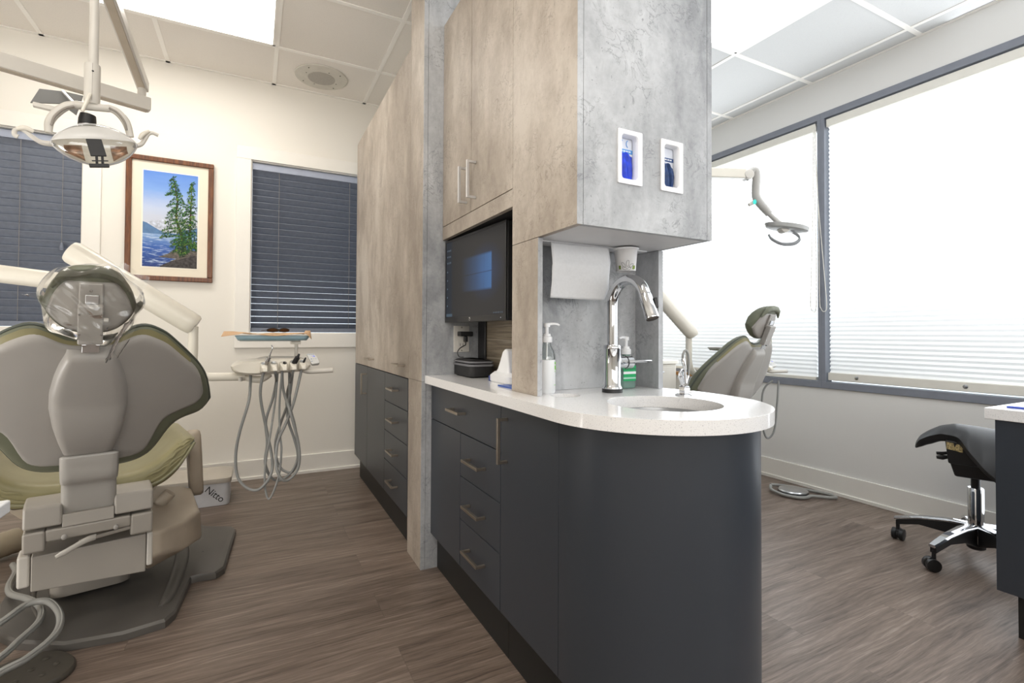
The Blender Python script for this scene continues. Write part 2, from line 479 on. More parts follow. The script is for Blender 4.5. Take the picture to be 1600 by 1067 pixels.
# pull cord with tassel on left blind
m = MB().tube([(-1.02, YB + .008, 2.1), (-1.02, YB + .008, 1.52)], .0014, 6); obj('pull_cord', m, CORDM, bl1)
m = MB().lathe((-1.02, YB + .008, 1.478), [(.004, .045), (.009, .03), (.012, .0)], 12); obj('tassel', m, BLIND, bl1)

# ================================================================= right windows
FRAMEG = mk('grey_window_frame', (.21, .225, .265), .45, var=.05)
def rwindow(n, y0, y1):
    m = MB()
    m.box(XR - .012, XR + .06, y0, y1, ZB, ZB + .042).box(XR - .012, XR + .06, y0, y1, ZT - .042, ZT)
    m.box(XR - .011, XR + .06, y0, y0 + .023, ZB + .04, ZT - .04).box(XR - .011, XR + .06, y1 - .023, y1, ZB + .04, ZT - .04)
    w = struct(n, m, FRAMEG, bevel=.002)
    struct('pane', MB().box(XR + .075, XR + .081, y0 + .02, y1 - .02, ZB + .02, ZT - .02), PANE, w)
rwindow('window_3', 1.924, 3.72); rwindow('window_4', -.9, 1.924)
RAILW = mk('shade_rail', (.74, .72, .66), .4, var=.02)
def cell_shade(y0, y1, zb, label, thick, mainloc):
    t = thing('cellular_shade', label, 'window shade', (XR + .03, (y0 + y1) / 2, zb))
    obj('headrail', MB().box(XR - .004, XR + .045, y0, y1, ZT - .1, ZT - .05), RAILW, t, bevel=.003)
    n = 58 if True else 0
    zt = ZT - .1; zz = zb + thick
    pts = []
    for i in range(2 * n + 1):
        k = i / (2 * n)
        # cells bunch slightly towards the bottom rail
        z = lerp(zt, zz, k)
        pts.append((XR + .012 + (.014 if i % 2 else 0.0), z))
    m = MB()
    A = [m.v((x, y0 + .006, z)) for x, z in pts]; B = [m.v((x, y1 - .006, z)) for x, z in pts]
    for i in range(len(A) - 1): m.f([A[i], A[i + 1], B[i + 1], B[i]])
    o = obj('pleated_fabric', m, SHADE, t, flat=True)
    obj('bottom_rail', MB().box(XR - .002, XR + .036, y0 + .003, y1 - .003, zb, zb + thick), RAILW, t, bevel=.004)
    return t
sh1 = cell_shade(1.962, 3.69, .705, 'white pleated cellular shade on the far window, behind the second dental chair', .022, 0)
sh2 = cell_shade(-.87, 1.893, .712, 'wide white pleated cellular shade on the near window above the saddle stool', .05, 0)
for k in range(4):
    y = 1.72 - k * .52
    obj('rail_button', MB().lathe((XR - .002, y, .738), [(.011, 0), (.011, .002), (.006, .003)], 14, axis=(-1, 0, 0)), STEEL, sh2)
CW = mk('white_cord', (.8, .78, .72), .6)
m = MB()
m.tube(spline([(XR - .016, 1.968, 2.36), (XR - .016, 1.972, 1.9), (XR - .018, 1.985, 1.35), (XR - .018, 1.99, 1.2), (XR - .018, 1.975, 1.155), (XR - .018, 1.955, 1.17), (XR - .018, 1.95, 1.35), (XR - .016, 1.958, 1.8), (XR - .016, 1.962, 2.36)], 8), .0022, 6)
m.tube(spline([(XR - .02, 1.955, 2.36), (XR - .02, 1.935, 1.8), (XR - .02, 1.93, 1.25), (XR - .02, 1.92, 1.17), (XR - .02, 1.9, 1.15), (XR - .02, 1.885, 1.19), (XR - .02, 1.90, 1.4), (XR - .02, 1.945, 2.0), (XR - .02, 1.95, 2.36)], 8), .002, 6)
obj('lift_cord', m, CW, sh1)

# ================================================================= ceiling fittings
def ceiling_light(x0, x1, y0, y1, z, mat, label, rotname='ceiling_light'):
    t = thing('ceiling_light', label, 'light', ((x0 + x1) / 2, (y0 + y1) / 2, z), group='recessed ceiling light panels')
    m = MB()
    b = .012
    for a in ((x0, x1, y0, y0 + b), (x0, x1, y1 - b, y1), (x0, x0 + b, y0, y1), (x1 - b, x1, y0, y1)): m.box(*a, z - .007, z - .0005)
    obj('frame', m, GRIDM, t)
    obj('diffuser', MB().box(x0 + b, x1 - b, y0 + b, y1 - b, z - .004, z - .0012), mat, t)
ceiling_light(-1.124, .09, 2.716, 3.3, ZL, PANELW, 'bright rectangular ceiling light panel above the left dental chair')
ceiling_light(1.30, 2.488, 1.388, 1.968, ZR, PANELC, 'bright rectangular ceiling light panel above the right room near the windows')
ceiling_light(-1.124, .09, .284, .868, ZL, PANELW, 'unseen fill light panel added over the aisle in front of the sink island')  # unseen panel added out of frame for overall fill
ceiling_light(1.30, 2.488, -.43, .16, ZR, PANELC, 'unseen fill light panel added over the right work counter')  # another unseen panel, added to fill the right side
t = thing('ceiling_speaker', 'round cream ceiling speaker beside the left light panel', 'speaker', (.384, 3.562, ZL))
SPK = mk('speaker_plate', (.62, .60, .54), .5); SPG = mk('speaker_grille', (.42, .40, .36), .6, var=.2, scale=300)
obj('plate', MB().lathe((.384, 3.562, ZL - .001), [(.168, 0), (.166, -.008), (.09, -.0115)], 48), SPK, t)
obj('grille', MB().lathe((.384, 3.562, ZL - .009), [(.088, 0), (.086, -.006), (.05, -.008), (.008, -.008), (.006, -.010), (.001, -.010)], 40), SPG, t)
for k in range(4):
    for rr, a0 in ((.105, 20), (.14, 50)):
        a = math.radians(a0 + 90 * k)
        obj('screw', MB().lathe((.384 + rr * math.cos(a), 3.562 + rr * math.sin(a), ZL - .009), [(.004, 0), (.0035, -.004)], 8), RUBBER, t)
# ================================================================= cabinetry
def pull(parent, face, y0, y1, z0, z1, off=.03, mat=NICKEL, name='handle'):
    # square bar pull standing off a face that looks towards -X
    m = MB(); x = face - off; h = .0048
    if abs(y1 - y0) > abs(z1 - z0):
        z = (z0 + z1) / 2
        m.box(x - h, x + h, y0, y1, z - h, z + h)
        m.box(x, face - .0002, y0 + .0003, y0 + .0095, z - h + .0003, z + h - .0003).box(x, face - .0002, y1 - .0095, y1 - .0003, z - h + .0003, z + h - .0003)
    else:
        y = (y0 + y1) / 2
        m.box(x - h, x + h, y - h, y + h, z0, z1)
        m.box(x, face - .0002, y - h + .0003, y + h - .0003, z0 + .0003, z0 + .0095).box(x, face - .0002, y - h + .0003, y + h - .0003, z1 - .0095, z1 - .0003)
    return obj(name, m, mat, parent, bevel=.001)
def front(parent, name, x, y0, y1, z0, z1, mat, th=.018, handle=None, hoff=.03, hmat=NICKEL, label=None):
    o = obj(name, MB().box(x, x + th, y0, y1, z0, z1), mat, parent, bevel=.0012, label=label)
    if handle: pull(o, x, *handle, off=hoff, mat=hmat)
    return o
XT, XBF, XO = .633, .675, .72
DARKIN = mk('dark_gap', (.012, .012, .013), .8)
# tall storage wall: dark base unit below, laminate unit above
t = thing('base_cabinet', 'charcoal base cabinet with four stacked drawers under the tall laminate storage cabinet', 'cabinet', (.93, 2.93, 0))
obj('carcass', MB().box(XT + .02, 1.2, 2.262, 3.606, .152, .786), GREY, t)
obj('toe_kick', MB().box(XT + .032, 1.2, 2.262, 3.575, 0, .153), KICK, t)
front(t, 'door', XT, 3.191, 3.606, .152, .786, GREY, handle=(3.222, 3.222, .612, .744))
front(t, 'filler_panel', XT, 2.7215, 3.188, .152, .786, GREY)
for z0, z1, hz in ((.637, .786, .717), (.480, .634, .56), (.3245, .477, .40), (.152, .3215, .245)):
    front(t, 'drawer', XT, 2.264, 2.7195, z0, z1, GREY, handle=(2.425, 2.560, hz, hz))
t = thing('tall_cabinet', 'tall concrete-look laminate storage cabinet with warm light painted on its face beside the back window', 'cabinet', (.93, 2.93, .79))
obj('carcass', MB().box(XT + .019, 1.2, 2.262, 3.606, .79, 2.326), LAM, t)
front(t, 'door', XT, 2.7205, 3.606, .79, 2.326, LAM_WARM_LIGHT, handle=(2.992, 3.132, .842, .842), hoff=.03)
front(t, 'door', XT, 2.2575, 2.72, .79, 2.326, LAM_WARM_LIGHT, handle=(2.318, 2.457, .845, .845), hoff=.03)
t = thing('divider_panel', 'floor-to-ceiling concrete laminate divider between the tall cabinet and the sink island', 'panel', (.9, 2.15, 0))
obj('end_post', MB().box(XT + .019, .9, 2.052, 2.256, 0, 2.725).box(.9, 1.2, 2.052, 2.256, 0, 2.65), LAM, t)
obj('warm_light_tint_face', MB().box(XT + .0005, XT + .0175, 2.0545, 2.2555, .793, 2.725).box(XT + .0005, XT + .0175, 2.0545, 2.2555, 0, .7915), LAM_WARM_LIGHT, t)  # laminate front with the warm light tinted into its colour
obj('edge_strip', MB().box(XT, XT + .0178, 2.05, 2.0544, .793, 2.725).box(XT, XT + .0178, 2.05, 2.0544, 0, .7915).box(XT + .0192, .9, 2.0495, 2.0518, 0, 2.725), LAM, t)

# island base
t = thing('drawer_cabinet', 'charcoal island cabinet with one wide drawer over three small drawers', 'cabinet', (.94, 1.71, 0))
obj('carcass', MB().box(XBF + .019, 1.2, 1.374, 2.047, .152, .7855), GREY, t)
obj('toe_kick', MB().box(.706, 1.19, 1.374, 2.047, 0, .153), KICK, t)
front(t, 'drawer', XBF, 1.374, 2.046, .6385, .7855, GREY, handle=(1.655, 1.781, .713, .713))
front(t, 'filler_panel', XBF, 1.7095, 2.046, .152, .635, GREY)
for z0, z1, hz in ((.4805, .635, .558), (.3255, .4775, .399), (.152, .3225, .244)):
    front(t, 'drawer', XBF, 1.3745, 1.7065, z0, z1, GREY, handle=(1.481, 1.619, hz, hz))
t = thing('sink_cabinet', 'curved-end charcoal sink cabinet with one tall door at the front of the island', 'cabinet', (.95, 1.1, 0))
def endpoly(r, x0, x1, yb, cx=.947, cy=1.025, yf=None):
    n = 40
    return [(x0, yb)] + [(cx + r * math.cos(PI + PI * k / n), cy + r * math.sin(PI + PI * k / n)) for k in range(n + 1)] + [(x1, yb)]
front(t, 'door', XBF, 1.0475, 1.3715, .152, .7855, GREY, handle=(1.33, 1.33, .612, .748))
obj('carcass', MB().box(XBF + .019, 1.219, 1.0475, 1.3725, .152, .6).box(XBF + .019, .79, 1.0475, 1.3725, .6, .7855).box(XBF + .019, 1.219, 1.30, 1.3725, .6, .7855).box(1.2, 1.219, 1.0475, 1.3725, .6, .7855), GREY, t)
# curved skin as an open shell
m = MB(); n = 48; ri, ro = .254, .272
outer = [(.675, 1.0455)] + [(.947 + ro * math.cos(PI + PI * k / n), 1.025 + ro * math.sin(PI + PI * k / n)) for k in range(n + 1)] + [(1.219, 1.0455)]
inner = [(.947 + ri * (p[0] - .947) / ro, 1.025 + ri * (p[1] - 1.025) / ro) if p[1] < 1.03 else (.947 + ri * (p[0] - .947) / ro, p[1]) for p in outer]
R = [[m.v((p[0], p[1], z)) for p in c] for c in (outer, inner) for z in (.152, .7855)]
for i in range(len(outer) - 1):
    m.f([R[0][i], R[0][i + 1], R[1][i + 1], R[1][i]]); m.f([R[2][i + 1], R[2][i], R[3][i], R[3][i + 1]])
    m.f([R[1][i], R[1][i + 1], R[3][i + 1], R[3][i]]); m.f([R[0][i + 1], R[0][i], R[2][i], R[2][i + 1]])
m.f([R[0][0], R[1][0], R[3][0], R[2][0]]); m.f([R[0][-1], R[2][-1], R[3][-1], R[1][-1]])
obj('curved_panel', m, GREY, t)
obj('bottom_panel', MB().prism(endpoly(.25, .70, 1.195, 1.047), 'z', .154, .17), GREY, t)
obj('toe_kick', MB().prism(endpoly(.241, .706, 1.188, 1.372), 'z', 0, .153), KICK, t)
obj('drop_liner', MB().lathe((.808, 1.22, .0), [(.046, .786), (.046, .62), (.044, .62)], 32, cap=False), WHITEP, t)

# countertop with sink and waste cut-outs
def curve_slab(name, loops, z0, z1, mat, parent=None, bevel=.003):
    cu = bpy.data.curves.new('slab', 'CURVE'); cu.dimensions = '2D'; cu.fill_mode = 'BOTH'; cu.extrude = (z1 - z0) / 2
    for lp in loops:
        s = cu.splines.new('POLY'); s.points.add(len(lp) - 1); s.use_cyclic_u = True
        for q, p in zip(s.points, lp): q.co = (p[0], p[1], 0, 1)
    tob = bpy.data.objects.new('slab_tmp', cu); COL.objects.link(tob)
    me = bpy.data.meshes.new_from_object(tob.evaluated_get(bpy.context.evaluated_depsgraph_get()))
    COL.objects.unlink(tob); bpy.data.objects.remove(tob); bpy.data.curves.remove(cu)
    mb = MB(); mb.bm.from_mesh(me); bpy.data.meshes.remove(me)
    bmesh.ops.translate(mb.bm, verts=mb.bm.verts, vec=(0, 0, (z0 + z1) / 2))
    bmesh.ops.remove_doubles(mb.bm, verts=mb.bm.verts, dist=1e-5)
    for f in mb.bm.faces: f.material_index = 0
    return obj(name, mb, mat, parent, bevel=bevel)
arc = [(.947 + .302 * math.cos(PI + PI * k / 64), 1.025 + .302 * math.sin(PI + PI * k / 64)) for k in range(65)]
outline = [(.645, 2.0475)] + arc + [(1.25, 1.1), (1.246, 1.15), (1.234, 1.2), (1.215, 1.25), (1.208, 1.30), (1.208, 2.0475)]
SKX, SKY, SKR = .955, .977, .146
ct = curve_slab('countertop', [outline, circle(SKX, SKY, SKR, 72), circle(.808, 1.22, .0435, 40)], .787, .82, QUARTZ)
setp(ct, 'white speckled quartz countertop with rounded end on the charcoal sink island', 'countertop')
t = thing('sink', 'round stainless undermount sink set into the white island countertop', 'sink', (SKX, SKY, .62))
pr = [(.165, .7862), (.149, .7862), (.147, .772), (.143, .70), (.13, .655), (.09, .638), (.025, .634), (.025, .630), (.092, .634), (.134, .651), (.147, .70), (.151, .782), (.165, .782)]
obj('bowl', MB().lathe((SKX, SKY, 0), pr, 64, cap=False), mk('sink_steel', (.33, .335, .34), .32, 1, var=.06), t)
obj('drain', MB().lathe((SKX, SKY, .6345), [(.026, 0), (.026, .0035), (.02, .004), (.018, .001), (.004, .001), (.004, .006), (.0, .006)], 28), CHROME, t)

# column, alcove back and side
t = thing('alcove_panel', 'concrete laminate upright and panels enclosing the sink alcove on the countertop', 'panel', (.95, 1.3, .8205))
obj('upright_face', MB().box(XO, XO + .0155, 1.2305, 1.389, .8205, 1.276), LAM_WARM_LIGHT, t)
obj('upright_edge', MB().box(XO, XO + .0152, 1.229, 1.2304, .8205, 1.276), LAM, t)
obj('back_panel', MB().box(XO + .0178, 1.1835, 1.345, 1.389, .8205, 1.40), LAM, t)
obj('side_panel', MB().box(1.184, 1.203, 1.235, 1.389, .8205, 1.276), LAM, t)
obj('side_edge', MB().box(1.1838, 1.2032, 1.2338, 1.2349, .8205, 1.276), LAM, t)

t = thing('overhead_cabinet', 'concrete laminate overhead cabinet with two handled doors above the monitor niche', 'cabinet', (.96, 1.55, 1.277))
front(t, 'door', XO, 1.7345, 2.0465, 1.459, 2.34, LAM_WARM_LIGHT, handle=(1.77, 1.77, 1.496, 1.636), hoff=.033, hmat=NICKEL2)
front(t, 'door', XO, 1.392, 1.7315, 1.459, 2.34, LAM_WARM_LIGHT, handle=(1.686, 1.686, 1.496, 1.636), hoff=.033, hmat=NICKEL2)
front(t, 'bottom_rail', XO, 1.390, 2.0475, 1.401, 1.4565, LAM_WARM_LIGHT)
obj('side_face', MB().box(XO, XO + .017, 1.0365, 1.3895, 1.278, 2.34), LAM_WARM_LIGHT, t)
obj('front_edge', MB().box(XO, XO + .0175, 1.035, 1.0364, 1.278, 2.34), LAM, t)
FX0, FX1 = XO + .019, 1.183
m = MB()
Hs = [(.853, .924), (1.0045, 1.0755)]
hz0, hz1 = 1.406, 1.539
m.box(FX0, FX1, 1.035, 1.052, hz1, 2.34).box(FX0, FX1, 1.035, 1.052, 1.278, hz0)
for a, b in ((FX0, Hs[0][0]), (Hs[0][1], Hs[1][0]), (Hs[1][1], FX1)): m.box(a, b, 1.035, 1.052, hz0, hz1)
obj('front_panel', m, LAM, t, flat=True)
obj('side_panel', MB().box(1.1845, 1.203, 1.035, 2.0475, 1.278, 2.34), LAM, t)
obj('top_panel', MB().box(XO + .02, 1.18, 1.055, 2.047, 2.32, 2.338), LAM, t)
obj('niche_top', MB().box(XO + .02, 1.18, 1.392, 2.047, 1.402, 1.42), DARKIN, t)
UND = mk('cabinet_underside_melamine', (.62, .62, .63), .5, var=.02)
obj('underside', MB().box(XO + .018, 1.1838, 1.0525, 1.344, 1.2775, 1.29), UND, t)
obj('light_strip', MB().box(XO + .03, 1.16, 1.262, 1.30, 1.2735, 1.2773), WHITEP, t, bevel=.001)
obj('inner_back', MB().box(XO + .02, 1.18, 1.15, 1.344, 1.291, 1.32), UND, t)
def stripes():
    t_ = NT('striped_backsplash'); g = t_.pos()
    f = t_.noise(t_.mapping(g, (1, .6, 22)), 2.2, 5, .6)
    t_.link(t_.ramp(f, [(.3, (.10, .075, .05)), (.45, (.30, .25, .18)), (.55, (.16, .125, .09)), (.7, (.42, .37, .29))]), t_.p.inputs['Base Color'])
    t_.p.inputs['Roughness'].default_value = .4; t_.bump(f, .3, .003); return t_.m
bs = thing('backsplash', 'striped tan backsplash at the rear of the monitor niche', 'backsplash', (.95, 1.72, .8205))
obj('tile_sheet', MB().box(.897, .91, 1.392, 2.047, .8205, 1.40), stripes(), bs)
obj('backing', MB().box(.911, 1.183, 1.392, 2.047, .8205, 1.40), LAM, bs)

# glove / mask dispensers in the front panel
BLUEG = mk('bright_blue_gloves', (.012, .05, .58), .5, var=.25, scale=60, bump=.3, bscale=120)
NAVYG = mk('navy_gloves', (.02, .055, .17), .5, var=.35, scale=60, bump=.3, bscale=120)
BAND1 = mk('light_blue_print', (.12, .35, .75), .5, var=0); BAND2 = mk('navy_print', (.05, .10, .25), .5, var=0)
CARD = mk('white_carton', (.72, .76, .85), .5, var=.02)
for i, (hx0, hx1) in enumerate(Hs):
    side = ('left', 'right')[i]
    t = thing('glove_dispenser', ('white recessed dispenser frame on the overhead cabinet, the one holding bright blue gloves', 'white recessed dispenser frame on the overhead cabinet, the one holding navy gloves')[i], 'dispenser', ((hx0 + hx1) / 2, 1.06, 1.40))
    m = MB()
    fx0, fx1, fz0, fz1 = hx0 - .006, hx1 + .006, 1.40, 1.545
    ix0, ix1, iz0, iz1 = hx0 + .006, hx1 - .008, 1.413, 1.533
    # flange with a rounded opening and a recessed sleeve
    o_ = rrect(fx0, fx1, fz0, fz1, .003, 5); i_ = rrect(ix0, ix1, iz0, iz1, .009, 5); j_ = rrect(ix0 + .002, ix1 - .002, iz0 + .002, iz1 - .002, .008, 5)
    m.loft([[(p[0], 1.0345, p[1]) for p in o_], [(p[0], 1.030, p[1]) for p in o_], [(p[0], 1.030, p[1]) for p in i_], [(p[0], 1.0335, p[1]) for p in j_], [(p[0], 1.0515, p[1]) for p in j_]], cap=False)
    obj('frame', m, WHITEP, t, angle=30)
    b = thing('glove_box', ('carton of bright blue gloves in the left dispenser of the overhead cabinet', 'carton of navy gloves in the right dispenser of the overhead cabinet')[i], 'glove box', ((hx0 + hx1) / 2, 1.11, 1.405))
    obj('carton', MB().box(ix0 - .02, ix1 + .02, 1.0535, 1.142, 1.40, 1.545), CARD, b, bevel=.001)
    zc = (1.4965, 1.4985)[i]
    obj('printed_band', MB().box(ix0 - .015, ix1 + .015, 1.0527, 1.0538, zc - .0055, zc + .0055), (BAND1, BAND2)[i], b)
    for k in range(5):
        x = ix0 + .004 + k * .0095
        obj('band_lettering', MB().box(x, x + .007, 1.0523, 1.0528, zc - .0015, zc + .0018), WHITEP, b)
    # opening of the carton stuffed with gloves: an arched, crumpled mass
    rnd = random.Random(3 + i)
    def gl(u, v, i=i, ix0=ix0, ix1=ix1, iz0=iz0):
        w0, w1 = ix0 + .0025, ix1 - .003
        x = lerp(w0, w1, u)
        top = iz0 + .070 + .012 * math.sin(PI * min(1, max(0, .1 + u * .9))) - (.012 * u if i else .0)
        z = lerp(iz0 + .0025, top, v)
        y = 1.0531 - .009 * math.sin(PI * v) ** .5 * (math.sin(PI * u) ** .4) - .003 * math.sin(u * 14 + v * 5 + i) * math.sin(PI * u)
        if i: y -= .004 * math.sin(u * 24 + v * 6)
        return (x, y, z)
    obj('gloves', MB().grid(gl, 26, 22), (BLUEG, NAVYG)[i], b, angle=180)
    if i == 0:
        obj('printed_mark', MB().prism([(ix0 + .012, 1.524), (ix0 + .016, 1.528), (ix0 + .021, 1.526), (ix0 + .018, 1.519)], 'y', 1.0523, 1.0534), BAND1, b)
        mm = MB(); mm.tube([(ix0 + .040 + .006 * math.cos(a), 1.0528, 1.517 + .009 * math.sin(a)) for a in [math.radians(x) for x in range(100, 261, 16)]], .0012, 6)
        obj('printed_arc', mm, BAND1, b)

# ----------------------------------------------------------------- faucet
t = thing('faucet', 'tall chrome gooseneck faucet standing behind the round island sink', 'faucet', (.985, 1.225, .82))
fx, fy = .985, 1.225
obj('base_ring', MB().lathe((fx, fy, .8202), [(.0315, 0), (.0315, .010), (.030, .0115), (.0, .0115)], 40), BLACK, t)
obj('body', MB().lathe((fx, fy, .8318), [(.031, 0), (.0315, .004), (.029, .009), (.027, .013), (.0268, .12), (.0275, .122), (.0275, .131), (.0255, .134), (.018, .135)], 40), CHROME, t)
pts = [(fx, fy, .966), (fx, fy, 1.0), (fx, fy, 1.05), (fx, fy, 1.08)]
R_ = .0745
pts += [(fx, fy - R_ + R_ * math.cos(a), 1.087 + R_ * math.sin(a)) for a in [math.radians(8 * k) for k in range(1, 21)]]
e = V(pts[-1]); d = (V(pts[-1]) - V(pts[-2])).normalized()
obj('gooseneck', MB().tube(spline(pts, 3), .0165, 24), CHROME, t)
sp = [e + d * k for k in (0, .006, .035, .072, .076)]
obj('spray_head', MB().tube(sp, [.0168, .018, .018, .0195, .018], 24), CHROME, t)
btn = e + d * .032
FR[0] = Matrix.Translation(btn)
obj('spray_button', MB().bar((.0185, -.008, .020), (.0205, -.012, -.010), .012, .011, up=(1, -.5, 0)), BLACK, t, bevel=.003)
FR[0] = Matrix.Identity(4)
obj('valve', MB().lathe((fx + .02, fy, .9115), [(.019, 0), (.019, .028), (.0185, .0285), (.0185, .0305), (.0195, .031), (.0195, .054), (.015, .058), (.0, .058)], 32, axis=(1, 0, 0)), CHROME, t)
obj('valve_ring', MB().lathe((fx + .0485, fy, .9115), [(.0197, 0), (.0199, .002), (.0197, .004)], 32, axis=(1, 0, 0)), BLACK, t)
obj('lever', MB().tube([(fx + .07, fy, .9125), (fx + .12, fy - .002, .9135), (fx + .152, fy - .004, .914), (fx + .157, fy - .004, .914)], [.0052, .0045, .0045, .002], 14), CHROME, t)

# rinse tap at the right of the sink
t = thing('rinse_tap', 'small chrome rinse tap with looped hose at the right of the island sink', 'tap', (1.12, 1.082, .82))
x, y, z = 1.13, 1.072, .82
obj('flange', MB().lathe((x, y, z + .0002), [(.026, 0), (.026, .003), (.02, .006), (.013, .007), (.0, .007)], 28), CHROME, t)
obj('hex_body', MB().lathe((x, y, z + .006), [(.0165, 0), (.0175, .004), (.0175, .018), (.015, .021), (.012, .023), (.012, .03), (.006, .031)], 6), CHROME, t)
for a, dx in ((-1, -.012), (1, .012)):
    obj('nozzle', MB().tube([(x + dx * .4, y, z + .03), (x + dx * .9, y, z + .045), (x + dx * 1.3, y, z + .056)], [.006, .007, .0085], 12), CHROME, t)
obj('valve_lever', MB().tube([(x - .002, y, z + .034), (x - .016, y - .002, z + .062), (x - .018, y - .002, z + .068)], [.005, .0045, .006], 10), CHROME, t)
obj('stem', MB().tube([(x, y, z + .03), (x, y, z + .085), (x - .004, y, z + .105), (x - .004, y, z + .112)], [.007, .005, .0065, .004], 12), CHROME, t)
obj('hose_loop', MB().tube(spline([(x - .004, y, z + .102), (x - .006, y, z + .118), (x + .004, y, z + .132), (x + .015, y, z + .122), (x + .018, y, z + .095), (x + .016, y, z + .05), (x + .012, y, z + .032)], 6), .0035, 10), HOSE, t)
obj('spout', MB().tube(spline([(x - .002, y, z + .07), (x - .014, y - .004, z + .077), (x - .026, y - .008, z + .07), (x - .03, y - .01, z + .058)], 5), .003, 8), CHROME, t)

# soap bottles
WSOAP = mk('white_lotion', (.80, .82, .84), .35, var=.01); GLAB = mk('lime_label', (.20, .62, .05), .5, var=0); DLAB = mk('dark_label', (.05, .07, .06), .5, var=0)
GSOAP = mk('clear_green_soap', (.25, .42, .36), .15, var=.02, trans=.5); GRLAB = mk('green_label', (.01, .36, .12), .45, var=0)
def soap(name, label, x, y, kind):
    z = .8203; t = thing(name, label, 'soap bottle', (x, y, z))
    r = .0265 if kind == 0 else .03
    if kind == 0:
        prof = [(r, .100), (r * .99, .106), (r * .97, .112), (r * .8, .128), (r * .5, .142), (.0115, .15), (.0115, .158)]
        obj('bottle', MB().lathe((x, y, z), prof, 36, cap=False), CLEARB, t)
        obj('lotion', MB().lathe((x, y, z + .002), [(r * .9, -.002), (r, .003), (r, .0985), (r * .97, .0995), (0, .0995)], 36), WSOAP, t)
        h0 = .153
    else:
        obj('bottle', MB().prism(rrect(x - .03, x + .03, y - .019, y + .019, .012), 'z', z, z + .088), GSOAP, t, bevel=.004)
        obj('shoulder', MB().loft([[(p[0], p[1], z + h) for p in rrect(x - a, x + a, y - b, y + b, min(a, b) * .7)] for a, b, h in ((.028, .017, .088), (.022, .014, .1), (.012, .011, .106), (.012, .011, .118))]), GSOAP, t)
        h0 = .112
    ribs = [(.0155, h0), (.0165, h0 + .002), (.0165, h0 + .016), (.0145, h0 + .018), (.012, h0 + .019), (.011, h0 + .026), (.0055, h0 + .027), (.0055, h0 + .046), (.0095, h0 + .047), (.0095, h0 + .058), (.0, h0 + .06)]
    pu = obj('pump', MB().lathe((x, y, z), ribs, 24), WHITEP, t)
    sd = -1 if kind else 1
    obj('spout', MB().tube(spline([(x, y, z + h0 + .055), (x + .018 * sd, y - .006, z + h0 + .0565), (x + .031 * sd, y - .01, z + h0 + .055), (x + .037 * sd, y - .012, z + h0 + .0515)], 5), [.005, .0042, .0036, .003], 10), WHITEP, pu)
    obj('dip_tube', MB().tube([(x, y, z + h0), (x, y, z + .02)], .003, 8), WHITEP, t)
    def wrap(name_, a0, a1, z0, z1, mat):
        rr = r + .0006
        m = MB()
        m.grid(lambda u, v: (x + rr * math.sin(math.radians(lerp(a0, a1, u))), y - rr * math.cos(math.radians(lerp(a0, a1, u))), z + lerp(z0, z1, v)), 8, 1)
        obj(name_, m, mat, t)
    if kind == 0:
        wrap('label', 30, 62, .0875, .094, GLAB); wrap('label', 30, 66, .071, .083, GLAB); wrap('label', 30, 62, .064, .068, mk('pale_green_print', (.5, .72, .42), .5, var=0)); wrap('dark_print', 66, 84, .057, .096, DLAB)
        wrap('fine_print', 22, 62, .0245, .0258, GLAB)
    else:
        yy = y - .0196
        for z0, z1, mt in ((.025, .075, GRLAB), (.048, .056, WHITEP), (.032, .037, mk('mint_print', (.4, .66, .55), .5, var=0))):
            obj('label', MB().box(x - .027, x + .025, yy - (.0004 if mt is GRLAB else .0009), yy + .001, z + z0, z + z1), mt, t)
        for k in range(6):
            obj('label_lettering', MB().box(x - .022 + k * .0078, x - .017 + k * .0078, yy - .0009, yy, z + .0625, z + .0665), DLAB, t)
soap('soap_bottle', 'clear pump bottle of white lotion soap beside the laminate upright in the alcove', .792, 1.297, 0)
soap('soap_bottle', 'green-labelled pump soap bottle behind the chrome faucet', 1.103, 1.3, 1)

# paper towel sheet
PAPER = mk('paper_towel', (.66, .67, .69), .9, var=.03, scale=120, bump=.4, bscale=900, bdist=.0004)
def tw(u, v):
    x0 = interp([(0, .779), (.38, .772), (.45, .770), (.7, .776), (1, .778)], v); x1 = interp([(0, .992), (.3, .986), (.42, .978), (.55, .980), (.8, .986), (1, .976)], v)
    z = lerp(1.2735, 1.107, v) - .002 * u * v
    y = 1.256 - .024 * (1 - abs(v - .42) / .58 if v > .42 else v / .42) + .003 * math.sin(u * 5)
    return (lerp(x0, x1, u), y, z)
o = obj('paper_towel', MB().grid(tw, 20, 24), PAPER, solid=.0006, angle=180)
setp(o, 'white folded paper towel hanging from the underside of the overhead cabinet', 'paper towel')
o.location = (0, 0, 0)
